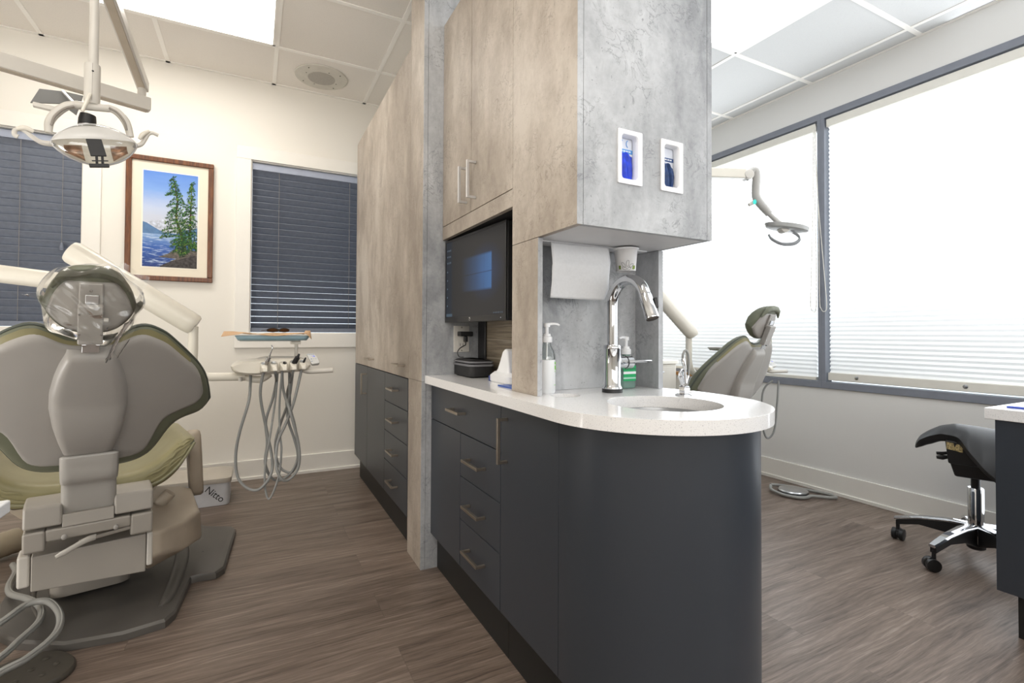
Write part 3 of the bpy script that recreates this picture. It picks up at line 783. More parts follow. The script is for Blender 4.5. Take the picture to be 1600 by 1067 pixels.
# paper cup in the dispenser
t = thing('paper_cup', 'white leaf-patterned paper cup pulling down from the cabinet underside above the faucet', 'cup', (1.055, 1.245, 1.2))
CUPM = mk('paper_cup', (.66, .655, .66), .6, var=.02)
obj('cup_body', MB().lathe((1.055, 1.245, 0), [(.0, 1.2035), (.028, 1.203), (.030, 1.20), (.031, 1.2005), (.0365, 1.273)], 36), CUPM, t)
obj('dispenser_ring', MB().lathe((1.055, 1.245, 1.2655), [(.0375, .002), (.041, .004), (.041, .0075)], 36), WHITEP, t)
INK = mk('dark_ink', (.06, .06, .065), .6, var=0); LEAFG = mk('leaf_green_print', (.16, .23, .03), .6, var=.2)
def cup_pt(a, z):
    r = lerp(.031, .0365, (z - 1.2) / .073) + .0005
    return (1.055 + r * math.sin(a), 1.245 - r * math.cos(a), z)
def leaf(a, z, L, W, ang, mat, fill):
    pts = []
    for k in range(17):
        s = k / 16
        for_ = [s]
    ring = []
    for k in range(20):
        th = 2 * PI * k / 20
        lx, ly = W * math.sin(th) * (1 if True else 0), L * (1 - math.cos(th)) / 2
        px = lx * math.cos(ang) + ly * math.sin(ang); pz = -lx * math.sin(ang) + ly * math.cos(ang)
        ring.append(cup_pt(a - .62 + px / .033, z + pz))
    m = MB()
    if fill: m.poly(ring)
    else: m.tube(ring + ring[:1], .00045, 5)
    return obj('leaf_print', m, mat, t)
for a, z, L, W, ang in ((.05, 1.212, .02, .0042, .15), (-.15, 1.21, .018, .004, -.6), (.25, 1.21, .018, .004, .9), (0, 1.204, .015, .0035, -1.2), (.1, 1.203, .013, .0035, 1.0)):
    leaf(a, z, L, W, ang, INK, False)
for a, ang in ((-.75, .3), (-.62, -.4), (.62, .5), (.78, -.2), (.85, .1)):
    leaf(a, 1.204, .013, .0032, ang, LEAFG, True)

# ----------------------------------------------------------------- monitor niche
ML, MR = V((.728, 2.032)), V((.765, 1.523))
W_ = (MR - ML).length
ex = V((MR.x - ML.x, MR.y - ML.y, 0)) / W_; ez = V((0, 0, 1)); ey = ez.cross(ex)       # ey points into the niche
Z0, Hm = 1.045, .347
FR[0] = Matrix(((ex.x, ey.x, 0, ML.x), (ex.y, ey.y, 0, ML.y), (0, 0, 1, Z0), (0, 0, 0, 1)))
t = bpy.data.objects.new('monitor', None); COL.objects.link(t); t.matrix_basis = FR[0].copy(); t.empty_display_size = .05
setp(t, 'black computer monitor showing a dim desktop with a glowing blue window, in the niche', 'monitor')
BEZ = mk('monitor_bezel', (.018, .018, .019), .35, var=.02)
def screen_mat():
    s = NT('monitor_screen'); o = s.objc(); sp = s.node('ShaderNodeSeparateXYZ'); s.link(o, sp.inputs[0])
    u = s.math('DIVIDE', sp.outputs['X'], W_); v = s.math('DIVIDE', sp.outputs['Z'], Hm)
    def band(x, a, b, soft):
        r1 = s.math('MULTIPLY', s.math('SUBTRACT', x, a), 1 / soft); r2_ = s.math('MULTIPLY', s.math('SUBTRACT', b, x), 1 / soft)
        m_ = s.node('ShaderNodeMath', operation='MINIMUM', use_clamp=True); s.link(r1, m_.inputs[0]); s.link(r2_, m_.inputs[1]); return m_.outputs[0]
    fade = s.ramp(u, [(.30, 0.0), (.55, .3), (.79, 1.0)])
    inside = s.math('MULTIPLY', band(v, .33, .74, .03), band(u, .2, .80, .012))
    bars = s.math('MULTIPLY', s.math('SUBTRACT', 1.0, s.math('MULTIPLY', band(v, .522, .536, .004), .85)), s.math('SUBTRACT', 1.0, s.math('MULTIPLY', band(u, .676, .686, .005), .35)))
    pane = s.math('MULTIPLY', s.math('MULTIPLY', inside, fade), bars)
    dx = s.math('MULTIPLY', s.math('SUBTRACT', u, .70), 1.5); dy = s.math('SUBTRACT', v, .53)
    d2 = s.math('ADD', s.math('MULTIPLY', dx, dx), s.math('MULTIPLY', dy, s.math('MULTIPLY', dy, 1.6)))
    glow = s.ramp(s.math('SQRT', d2), [(0.05, 1.0), (.2, .35), (.42, 0.0)])
    c = s.mix(s.math('MULTIPLY', glow, .8), (.019, .018, .018), (.022, .045, .12))
    c = s.mix(pane, c, (.045, .115, .26))
    c = s.mix(s.math('MULTIPLY', band(u, -.1, .13, .01), .75), c, (.010, .016, .026))
    e = s.p; s.link(c, e.inputs['Emission Color']); e.inputs['Emission Strength'].default_value = 1.0
    e.inputs['Base Color'].default_value = (.02, .02, .02, 1); e.inputs['Roughness'].default_value = .55; e.inputs['Specular IOR Level'].default_value = .12
    return s.m
obj('housing', MB().box(0, W_, .006, .05, 0, Hm), BEZ, t, bevel=.004)
obj('bezel', MB().box(0, W_, 0, .0062, 0, .022).box(0, .008, 0, .0062, .022, Hm - .008).box(W_ - .008, W_, 0, .0062, .022, Hm - .008).box(0, W_, 0, .0062, Hm - .008, Hm), BEZ, t)
obj('screen', MB().box(.008, W_ - .008, .0015, .0061, .022, Hm - .008), screen_mat(), t)
obj('badge', MB().lathe((W_ * .46, -.0001, .011), [(.0065, 0), (.0065, .0006)], 20, axis=(0, -1, 0)), STEEL, t)
text('badge_lettering', 'hp', .009, BEZ, FR[0] @ Matrix.Translation((W_ * .46, -.0011, .011)) @ Matrix.Rotation(PI / 2, 4, 'X'), t)
obj('power_light', MB().box(W_ * .93, W_ * .935, -.0004, .001, .009, .012), emis('power_led', (.8, .85, 1), .6), t)
ICON = emis('desktop_icons', (.16, .2, .24), .5)
for k in range(9):
    obj('desktop_icon', MB().box(.018 + (k % 3) * .014, .025 + (k % 3) * .014, .0011, .0014, .30 - (k // 3) * .026, .307 - (k // 3) * .026), ICON, t)
for k in range(5):
    obj('desktop_icon', MB().box(.018, .025, .0011, .0014, .21 - k * .036, .217 - k * .036), ICON, t)
TASK = emis('taskbar_search', (.09, .12, .15), .7)
obj('taskbar', MB().box(.012, .07, .0010, .0014, .024, .036), TASK, t)
for k in range(6): obj('tray_icon', MB().box(W_ - .09 + k * .012, W_ - .085 + k * .012, .0010, .0014, .027, .032), ICON, t)
obj('stand_neck', MB().box(.012, .078, .1535, .163, -.2245, .25).box(.02, .07, .05, .1536, .14, .2), BEZ, t, bevel=.004)
FR[0] = Matrix.Identity(4)

# wall outlet on the divider side of the niche, adaptor plugged in
PLATE = mk('ivory_outlet_plate', (.62, .60, .56), .4, var=.02)
t = thing('outlet', 'ivory duplex wall outlet below the monitor', 'outlet', (.81, 2.046, .975))
obj('plate', MB().box(.7735, .8465, 2.0435, 2.0493, .917, 1.032), PLATE, t, bevel=.002)
obj('receptacle', MB().box(.792, .828, 2.0425, 2.0437, .93, .968).box(.792, .828, 2.0425, 2.0437, .981, 1.019), PLATE, t)
for q in (.924, 1.025): obj('screw', MB().lathe((.81, 2.0436, q), [(.003, 0), (.0025, .001)], 10, axis=(0, -1, 0)), STEEL, t)
for q in (.949, 1.0):
    obj('slot', MB().box(.802, .804, 2.0421, 2.0426, q - .005, q + .006).box(.815, .817, 2.0421, 2.0426, q - .005, q + .006), BLACK, t)
t = thing('power_adapter', 'black plug adaptor and cord in the wall outlet below the monitor', 'plug', (.82, 2.03, .99))
obj('adapter_body', MB().box(.788, .85, 2.005, 2.0418, .987, 1.007), BLACK, t, bevel=.004)
obj('plug', MB().box(.812, .826, 2.008, 2.03, .962, .9865), BLACK, t, bevel=.003)
obj('cord', MB().tube(spline([(.819, 2.018, .963), (.817, 2.015, .95), (.805, 2.01, .944), (.785, 2.0, .935), (.772, 1.995, .918), (.776, 1.985, .9), (.79, 1.97, .8985)], 6), .0022, 8), BLACK, t)
# cables behind the screen
m = MB()
for pts in ([(.87, 1.62, 1.06), (.865, 1.63, 1.0), (.86, 1.6, .985), (.865, 1.53, .975), (.875, 1.46, .965)],
            [(.86, 1.58, 1.06), (.86, 1.585, 1.0), (.86, 1.57, .94), (.88, 1.545, .92), (.88, 1.50, .95), (.87, 1.45, .99), (.88, 1.42, 1.1)],
            [(.88, 1.47, 1.3), (.87, 1.45, 1.15), (.86, 1.46, 1.05), (.86, 1.45, .97), (.86, 1.42, .95)],
            [(.88, 1.45, 1.25), (.88, 1.43, 1.1), (.87, 1.44, 1.0), (.88, 1.42, .93)]):
    m.tube(spline(pts, 7), .0042, 8)
o = obj('monitor_cable', m, BLACK); setp(o, 'bundle of black cables hanging behind the right side of the monitor', 'cable', kind='stuff')

# black zip case
t = thing('instrument_case', 'black zippered case with grey band lying on the counter below the monitor', 'case', (.86, 1.95, .8203))
CASEB = mk('black_case_fabric', (.013, .013, .014), .55, var=.15, scale=80, bump=.3, bscale=600); BANDG = mk('grey_zip_band', (.17, .17, .185), .6, var=.05)
def caseloop(s, z): return [(p[0], p[1], z) for p in rrect(.766 - s, .872 + s, 1.835 - s, 2.034 + min(s, .008), .022)]
obj('lower_shell', MB().loft([caseloop(-.012, .8204), caseloop(0, .826), caseloop(0, .866)]), CASEB, t)
obj('zip_band', MB().loft([caseloop(.003, .866), caseloop(.004, .869), caseloop(.003, .874)]).loft([caseloop(.001, .879), caseloop(.002, .882), caseloop(.0, .886)]), BANDG, t)
obj('upper_shell', MB().loft([caseloop(-.004, .874), caseloop(-.002, .879)]).loft([caseloop(-.001, .886), caseloop(-.012, .892), caseloop(-.05, .895)]), CASEB, t)
obj('label', MB().quad((.7672, 1.99, .832), (.7672, 1.96, .832), (.7672, 1.96, .852), (.7672, 1.99, .852)), mk('case_label', (.55, .55, .56), .5, var=.3, scale=150), t)
# scanner cradle
FR[0] = Matrix.Translation((0, .085, 0))
t = thing('scanner_cradle', 'white handheld scanner cradle on the counter beside the laminate upright', 'scanner', (.83, 1.625, .8203))
obj('base', MB().loft([[(p[0], p[1], z) for p in rrect(.785 + i, .885 - i, 1.46 + i, 1.625 - i, .025)] for i, z in ((.004, .8203), (0, .825), (0, .845), (.012, .858), (.022, .861))]), WHITEP, t)
prof = [(1.605, .85), (1.575, .872), (1.553, .905), (1.535, .935), (1.52, .945), (1.50, .94), (1.48, .85)]
obj('cradle_back', MB().prism(prof, 'x', .80, .865), WHITEP, t, bevel=.008, seg=3)
obj('dark_foot', MB().box(.79, .80, 1.615, 1.632, .8204, .84), mk('blue_trim', (.03, .06, .25), .4), t, bevel=.002)
FR[0] = Matrix.Identity(4)
t = thing('note_card', 'small white printed card behind the scanner cradle', 'card', (.887, 1.70, .8203))
obj('card_sheet', MB().box(.886, .888, 1.66, 1.73, .8203, .895), WHITEP, t)
for k in range(4): obj('printed_line', MB().box(.8854, .8861, 1.67, 1.72 - .008 * (k % 2), .885 - k * .008, .887 - k * .008), BANDG, t)
BLUEP = mk('blue_plastic_sheet', (.03, .10, .42), .4, var=.05)
t = thing('document_stand', 'blue plastic stand leaning at the niche edge beside the scanner cradle', 'stand', (.80, 1.43, .8203))
obj('foot_plate', MB().box(.748, .86, 1.398, 1.535, .8203, .8245) if False else MB().box(.742, .783, 1.40, 1.535, .8203, .8243), BLUEP, t)
obj('upright_plate', MB().box(.784, .868, 1.441, 1.446, .8245, .925), BLUEP, t)
# ================================================================= dental chairs
POSE = [math.radians(38), math.radians(18)]
def backpt(lat, w, n):      # point on the reclined back plane, n = towards the patient's front
    r = POSE[0]
    return V((lat, -w * math.sin(r) + n * math.cos(r), .46 + w * math.cos(r) + n * math.sin(r)))
def headpt(lat, w, n):
    r, h = POSE
    return V((lat, -.698 * math.sin(r) - w * math.sin(h) + n * math.cos(h), .46 + .685 * math.cos(r) + w * math.cos(h) + n * math.sin(h)))
def smooth_tab(fn, xs, it=2):
    ys = [fn(x) for x in xs]
    for _ in range(it):
        ys = [ys[0]] + [(ys[i - 1] + 2 * ys[i] + ys[i + 1]) / 4 for i in range(1, len(ys) - 1)] + [ys[-1]]
    return ys
def pad(mb, top, bot, L, mapf, base, th_f, th_b, rad, nc=64, nr=22, both=True):
    """symmetric cushion/shell: columns across lat, rows along w, rounded at every edge"""
    xs = [L * math.sin(PI / 2 * (2 * i / nc - 1)) if False else L * (2 * i / nc - 1) for i in range(nc + 1)]
    tp = smooth_tab(lambda x: interp(top, abs(x)), xs); bt = smooth_tab(lambda x: interp(bot, abs(x)), xs)
    F, B = [], []
    outline_top, outline_bot = [], []
    for x, a, b in zip(xs, tp, bt):
        fr, br = [], []
        for j in range(nr + 1):
            t = .5 - .5 * math.cos(PI * j / nr)
            w = lerp(b, a, t)
            dist = min(w - b, a - w, (L - abs(x)) * 1.2)
            q = max(0, min(1, dist / rad)); k = math.sqrt(max(0, 1 - (1 - q) ** 2))
            n0 = base(x, w)
            fr.append(mb.v(mapf(x, w, n0 + th_f * k))); br.append(mb.v(mapf(x, w, n0 - th_b * k)))
        F.append(fr); B.append(br)
        outline_top.append(mapf(x, a, base(x, a))); outline_bot.append(mapf(x, b, base(x, b)))
    for G in (F, B):
        for i in range(nc):
            for j in range(nr): mb.f([G[i][j], G[i + 1][j], G[i + 1][j + 1], G[i][j + 1]])
    for i in range(nc):
        for j in (0, nr): mb.f([F[i][j], F[i + 1][j], B[i + 1][j], B[i][j]])
    for i in (0, nc):
        for j in range(nr): mb.f([F[i][j], F[i][j + 1], B[i][j + 1], B[i][j]])
    return outline_top + list(reversed(outline_bot))

SH_T = [(0, .632), (.035, .632), (.055, .637), (.08, .655), (.1, .668), (.122, .664), (.168, .628), (.21, .569), (.25, .513), (.272, .465), (.283, .42), (.286, .385)]
SH_B = [(0, .17), (.11, .171), (.135, .183), (.148, .205), (.156, .245), (.163, .288), (.18, .316), (.2, .328), (.235, .339), (.262, .345), (.278, .36), (.286, .384)]
CU_T = [(0, .657), (.05, .665), (.08, .687), (.105, .70), (.13, .694), (.167, .664), (.215, .596), (.26, .527), (.292, .455), (.306, .39), (.311, .352)]
CU_B = [(0, .142), (.1, .143), (.13, .152), (.155, .172), (.172, .205), (.188, .25), (.208, .285), (.236, .300), (.282, .305), (.300, .318), (.311, .35)]
HC_T = [(0, .166), (.03, .163), (.052, .152), (.072, .126), (.087, .095), (.0955, .058)]
HC_B = [(0, -.013), (.03, -.012), (.052, -.004), (.07, .011), (.085, .03), (.0955, .057)]
HS_T = [(0, .132), (.048, .131), (.058, .118), (.07, .1), (.08, .073), (.0865, .046)]
HS_B = [(0, -.004), (.03, -.004), (.05, .004), (.066, .017), (.08, .036), (.0865, .045)]

def dental_chair(label, loc, rotz, rec=38, hrec=18, dz=0):
    POSE[:] = [math.radians(rec), math.radians(hrec)]
    T = thing('dental_chair', label, 'dental chair', loc, rotz, 'dental chairs')
    FR[0] = T.matrix_basis @ Matrix.Translation((0, 0, dz))
    wing = lambda x, w: .055 * (abs(x) / .3) ** 2
    # backrest upholstery, shell and the raised spine
    m = MB(); cpt = lambda a, w, n: backpt(a, w - .016, n)
    ol = pad(m, CU_T, CU_B, .311, cpt, lambda x, w: wing(x, w) + .026, .034, .018, .04)
    cu = obj('back_cushion', m, OLIVED, T, angle=60, doubles=1e-5)
    m = MB(); m.tube(ol + ol[:1], .0042, 8, cap=False); obj('piping', m, DPIPING, cu)
    ol2 = [backpt(*( (p[0] * .985, p[1], p[2]) )) for p in []]
    # lighter face of the cushion just inside the rear rim along the top
    m = MB()
    xs = [-.25 + .5 * i / 60 for i in range(61)]
    def topband(u, v):
        x = lerp(-.235, .235, u); a = interp(CU_T, abs(x)); b = interp(SH_T, abs(x))
        w = lerp(b - .02, a - .0205, v)
        return backpt(x, w, wing(x, w) + lerp(.003, .0155, v) - .003)
    m.grid(topband, 60, 3); obj('rear_facing', m, OLIVE, cu, angle=180)
    m = MB(); pad(m, SH_T, SH_B, .286, backpt, lambda x, w: wing(x, w) + .012, .012, .016, .022)
    sh = obj('back_shell', m, TAUPE, T, angle=60, doubles=1e-5)
    HW = [(.235, .058), (.25, .061), (.30, .071), (.345, .079), (.42, .0855), (.48, .083), (.54, .0725), (.58, .062), (.622, .0465)]
    def spine(u, v):
        w = lerp(.236, .628, v); x = lerp(-1, 1, u) * interp(HW, min(w, .622))
        e = min(1, min(u, 1 - u) * 6.0); ev = min(1, (1 - v) * 14, .25 + v * 7)
        k = math.sqrt(max(0, 1 - (1 - e) ** 2)) * math.sqrt(max(0, 1 - (1 - ev) ** 2))
        return backpt(x, w, wing(x, w) - .004 - .0245 * k - .012 * math.sin(PI * max(0, min(1, (v - .02) / .5))) * k)
    obj('spine_cover', MB().grid(spine, 30, 30), TAUPE, T, angle=70)
    # upper strap hooking the back to the hinge
    def strap(u, v):
        x = lerp(-.0595, .0665, u)
        e = min(1, min(u, 1 - u) * 16)
        p = spline([backpt(0, .245, -.026), backpt(0, .215, -.033), backpt(0, .15, -.040), (0, -.035, .53), (0, -.012, .47), (0, .012, .415)], 6)
        q = p[min(len(p) - 1, int(v * (len(p) - 1) + .5))]
        return V((x, q.y + (1 - e) * .008, q.z))
    m = MB(); m.grid(strap, 20, 30)
    obj('back_bracket', m, mk('polished_bracket', (.40, .385, .36), .28, var=.02) if 'polished_bracket' not in bpy.data.materials else bpy.data.materials['polished_bracket'], T, solid=.014, angle=60)
    # headrest
    m = MB(); hol = pad(m, HC_T, HC_B, .0955, headpt, lambda x, w: .030 + .02 * (abs(x) / .09) ** 2 + (-.012 * max(0, (w - .12) / .05)), .028, .022, .03, nc=40, nr=16)
    hc = obj('headrest_cushion', m, OLIVED, T, angle=70, doubles=1e-5)
    m = MB()
    ring = [headpt(*p) for p in []]
    m.tube(spline([headpt(x, interp(HC_T, abs(x)) - .010, .013 - .004 * 1) for x in [-.075 + .15 * i / 16 for i in range(17)]], 3), [.004, .013, .0155, .0155, .0155, .013, .004], 12); obj('headrest_roll', m, OLIVED, hc)
    m = MB(); pad(m, HS_T, HS_B, .0865, headpt, lambda x, w: .012 + .02 * (abs(x) / .09) ** 2, .008, .010, .012, nc=36, nr=14)
    obj('headrest_shell', m, TAUPE, T, angle=60, doubles=1e-5)
    def hb(x0, x1, w0, w1, n0, n1):
        return [headpt(x, w, n) for w in (w0, w1) for n in (n0, n1) for x in (x0, x1)]
    br = obj('headrest_bracket', MB().hexa(hb(-.026, .024, -.028, .074, -.028, -.002)).hexa(hb(-.0245, .0235, .06, .128, -.006, .004)), TAUPE, T, bevel=.004)
    obj('clip_plate', MB().hexa(hb(-.012, .014, .076, .098, -.012, -.006)), NICKEL2, br, bevel=.001)
    for sx in (-.0225, .0205):
        for w in (.0, .052): obj('screw', MB().lathe(headpt(sx, w, -.0282), [(.0028, 0), (.0022, .0012)], 10, axis=headpt(0, 0, -1) - headpt(0, 0, 0)), STEEL, br)
    obj('screw', MB().lathe(headpt(-.001, .108, -.0062), [(.0036, 0), (.003, .0016)], 12, axis=headpt(0, 0, -1) - headpt(0, 0, 0)), STEEL, br)
    obj('knob', MB().lathe(headpt(.024, .035, -.015), [(.006, 0), (.006, .008), (.0045, .010)], 14, axis=(1, 0, 0)), CREAMG, br)
    obj('glide_bar', MB().hexa(hb(-.017, .018, -.052, -.026, -.018, -.012)), STEEL, T, bevel=.001)
    for sx in (-.013, .014):
        obj('glide_pin', MB().lathe(headpt(sx, -.030, -.021), [(.004, -.004), (.004, .004)], 12, axis=(1, 0, 0)), CHROME, T)
    # seat and leg rest: a trough of upholstery swept forward
    ZT_ = [(0, .50), (.12, .505), (.20, .535), (.26, .612), (.285, .628), (.302, .60)]
    ZB_ = [(0, .432), (.12, .432), (.20, .436), (.25, .478), (.29, .53), (.302, .585)]
    XS = [.302 - .604 * i / 60 for i in range(61)]
    TS = smooth_tab(lambda x: interp(ZT_, abs(x)), XS, 14); BS = smooth_tab(lambda x: interp(ZB_, abs(x)), XS, 14)
    def sec(y, k, dz, e=1.0, wr=0.0):
        mid = [(a + b) / 2 for a, b in zip(TS, BS)]
        top = [(x * k, y, lerp(c, a, e) + dz) for x, a, c in zip(XS, TS, mid)]
        bot = [(x * k, y + wr * math.sin(34 * x * x / .1 + 1), lerp(c, b, e) + dz) for x, b, c in list(zip(XS, BS, mid))[-2:0:-1]]
        return top + bot
    m = MB()
    prof = [(.088, .97, 0, .30), (.090, .985, 0, .62), (.098, 1, 0, .86), (.115, 1.01, 0, .97), (.14, 1.01, 0, 1), (.22, 1.0, 0, 1), (.5, .98, 0, 1), (.66, .86, -.01, 1), (.85, .76, -.03, 1), (1.02, .70, -.10, 1), (1.15, .66, -.18, 1), (1.17, .6, -.2, .7)]
    m.loft([sec(*p) for p in prof])
    st = obj('seat_cushion', m, OLIVE, T, angle=60)
    pp = [(x, .0915, lerp(b, a, .20)) for x, a, b in zip(XS, TS, BS)]
    obj('piping', MB().tube(pp, .0055, 8), PIPING, st)
    pp = [(x, .0905, lerp(b, a, .62) + .003 * math.sin(40 * x)) for x, a, b in zip(XS, TS, BS)]
    obj('pleat_seam', MB().tube(pp, .0022, 6), DPIPING, st)
    for sg in (-1, 1):
        for fh, xa, xb in ((.36, .10, .27), (.48, .19, .292), (.58, .14, .25), (.70, .20, .295), (.80, .235, .297), (.90, .25, .295)):
            pts_ = []
            for q in range(9):
                xq = sg * lerp(xa, xb, q / 8); i_ = min(range(61), key=lambda w_: abs(XS[w_] - xq))
                pts_.append((xq, .0885 + .0012 * math.sin(q * 1.7) + .018 * max(0, fh - .78) * 4, lerp(BS[i_], TS[i_], fh + .04 * math.sin(q * .9 + fh * 9))))
            obj('pleat_fold', MB().tube(spline(pts_, 4), [.001, .0042, .005, .004, .001], 8, flat=.8), OLIVE, st)
    m = MB(); m.loft([[(x * k, y, interp(ZB_, abs(x)) - dz) for x in [-.27 + .54 * i / 20 for i in range(21)]] + [(x * k * .8, y, interp(ZB_, abs(x)) - dz - .045) for x in [.27 - .54 * i / 20 for i in range(21)]] for y, k, dz in ((.13, .95, .004), (.3, 1, .004), (.55, .95, .004), (.8, .72, .04))])
    obj('seat_shell', m, TAN, T, angle=50)
    # armrests
    for sg in (1, -1):
        m = MB()
        pr_ = [(.50, .545), (.53, .56), (.57, .555), (.585, .53), (.60, .45), (.605, .36), (.60, .285), (.575, .262), (.54, .262), (.52, .285), (.515, .36), (.50, .45)]
        lat = lambda z: .333 + .018 * (.545 - z) / .28
        rings = [[(sg * (lat(z) + d), y, z) for y, z in pr_] for d in (0, .012, .040, .050)]
        cyy = sum(p[0] for p in pr_) / len(pr_)
        rings[0] = [(p[0], lerp(cyy, p[1], .86), lerp(.41, p[2], .95)) for p in rings[0]]; rings[3] = [(p[0], lerp(cyy, p[1], .86), lerp(.41, p[2], .95)) for p in rings[3]]
        m.loft(rings); arm = obj('armrest', m, TAN, T, angle=60)
        obj('armrest_pivot', MB().tube([(sg * .25, .55, .50), (sg * .34, .55, .50)], .018, 14), TAUPED, arm)
    # hinge casting
    def cas(x0, x1, y0, y1, z0, z1): return MB().box(x0, x1, y0, y1, z0, z1)
    for xa, xb in ((-.149, -.059), (.066, .170)): obj('hinge_casting', MB().prism([(-.02, .40), (-.013, .465), (.03, .474), (.14, .474), (.14, .40)], 'x', xa, xb), CASTM, T, bevel=.008, seg=3)
    obj('hinge_bridge', MB().prism([(-.02, .392), (-.016, .43), (.14, .44), (.14, .392)], 'x', -.0595, .0665), CASTM, T, bevel=.002)
    obj('hinge_lower', MB().prism([(-.02, .391), (.14, .391), (.14, .33), (.02, .318), (-.012, .328)], 'x', -.149, -.098).prism([(-.02, .391), (.14, .391), (.14, .346), (-.012, .352)], 'x', -.0985, .1105).prism([(-.02, .391), (.14, .391), (.14, .33), (.02, .312), (-.012, .322)], 'x', .110, .170), CASTM, T, bevel=.007, seg=3)
    for x in (-.054, .072): obj('hinge_button', MB().ball((x, -.018, .361), .008, .006, .009), TAUPE, T)
    obj('release_lever', MB().tube(spline([(.02, .0, .337), (-.005, -.022, .338), (-.05, -.045, .323), (-.072, -.052, .315)], 5), [.010, .010, .0085, .009, .006], 12, flat=.6), CREAMG, T)
    obj('release_rod', MB().bar((-.02, .0, .333), (.112, .004, .346), .016, .012), TAUPED, T, bevel=.003)
    # lift arm cover, side column and floor plate
    obj('lift_cover', MB().hexa([(-.132, .05, .188), (.157, .05, .166), (-.132, .42, .188), (.157, .42, .166), (-.132, .045, .298), (.157, .045, .298), (-.132, .42, .31), (.157, .42, .31)]), CASTM, T, bevel=.004)
    m = MB()
    m.loft([[(x, y, z) for x, y, z in r] for r in (
        [(.160, .05, .205), (.196, .05, .212), (.196, .05, .295), (.160, .05, .300)],
        [(.160, .10, .150), (.285, .13, .185), (.285, .13, .285), (.160, .10, .310)],
        [(.160, .24, .120), (.352, .24, .170), (.345, .24, .285), (.160, .22, .335)],
        [(.160, .52, .100), (.365, .50, .175), (.350, .50, .31), (.160, .50, .345)],
        [(.160, .60, .100), (.34, .58, .175), (.33, .58, .30), (.160, .58, .34)])])
    obj('side_cover', m, TAN, T, bevel=.014, seg=3)
    obj('side_cover_end', MB().box(.158, .176, .045, .075, .185, .30), CREAMG, T, bevel=.006)
    obj('left_end_cap', MB().box(-.165, -.134, .06, .14, .20, .30), CREAMG, T, bevel=.008)
    obj('column', MB().prism(rrect(-.10, .13, .3, .72, .04), 'z', .05 - dz, .40), TAUPED, T)
    FR[0] = T.matrix_basis.copy()
    P = [(-.215, .20), (-.165, .10), (-.05, -.008), (.092, -.056), (.205, -.056), (.238, -.015), (.318, .236), (.34, .236), (.40, .216), (.437, .25), (.562, .668), (.556, .712), (.464, .79), (.35, 1.0), (.2, 1.12), (-.08, 1.12), (-.17, 1.0), (-.21, .7), (-.235, .42)]
    def shrink(P, s, cx=.06, cy=.5): return [(cx + (x - cx) * s, cy + (y - cy) * s) for x, y in P]
    m = MB(); m.loft([[(x, y, z) for x, y in shrink(P, s)] for s, z in ((1.0, .001), (1.0, .022), (.985, .030), (.95, .033))])
    bp = obj('base_plate', m, BASEG, T, angle=30)
    for pts, rk in (([(.20, .045), (.225, .09), (.275, .27), (.315, .47), (.33, .66)], 1), ([(-.115, .18), (-.145, .38), (-.15, .6), (-.145, .8)], .45)):
        obj('base_ridge', MB().tube(spline([(x, y, .030) for x, y in pts], 6), [.008 * rk, .020 * rk, .024 * rk, .026 * rk, .028 * rk], 14, flat=1.0), BASEG, bp)
    obj('fixing_cap', MB().lathe((.39, .46, .0325), [(.004, 0), (.004, .001), (0, .001)], 10), BLACK, bp)
    obj('hose_socket', MB().tube([(.20, .30, .30), (.25, .29, .362)], .022, 16), TAN, T)
    FR[0] = Matrix.Identity(4)
    return T
UX, UY = -.2225, .975
CROT = math.atan2(-UX, UY)
chair1 = dental_chair('taupe and olive dental chair seen from behind at the left, its headrest under plastic', (UX * 2.1, UY * 2.1, 0), CROT)
CH2R = math.radians(6)
CH2 = (2.262, 1.934, 0)
chair2 = dental_chair('taupe and olive dental chair standing beyond the island, in front of the far window', CH2, CH2R, 24, 22, -0.104)
POSE[:] = [math.radians(38), math.radians(18)]

# plastic sleeve over the first headrest
FR[0] = chair1.matrix_basis.copy()
m = MB(); rnd = random.Random(5)
def bag(u, v):
    a = 2 * PI * u
    rx = .103 + .006 * math.sin(3 * a + 1) + .004 * math.sin(7 * a)
    x = rx * math.cos(a); w = .073 + (.098 + .006 * math.sin(5 * a + 2)) * math.sin(a)
    if math.sin(a) < 0: w = .073 + (.105 + .012 * math.sin(4 * a)) * math.sin(a)
    n = lerp(-.036, .075, v)
    k = 1 - .10 * (2 * v - 1) ** 2 + .02 * math.sin(9 * a + 6 * v)
    return headpt(x * k, .073 + (w - .073) * k, n)
m.grid(bag, 72, 10)
# rear face with folds pulled towards the bracket
def rear(u, v):
    a = 2 * PI * u; r = v ** .8
    p = bag(u, 0); c = headpt(.004, .055, -.036)
    q = c.lerp(p, r); nn = (headpt(0, 0, -1) - headpt(0, 0, 0))
    lx, lw = .1 * r * math.cos(a), .1 * r * math.sin(a)
    fold = .0028 * math.sin(62 * lx + 25 * lw + 2.2 * math.sin(40 * lw)) + .0022 * math.sin(95 * lw - 48 * lx + 1) + .0015 * math.sin(150 * (lx + lw))
    return q + nn * (fold * (1 - .6 * r) + .003 * (1 - r) + .001)
m.grid(rear, 96, 26)
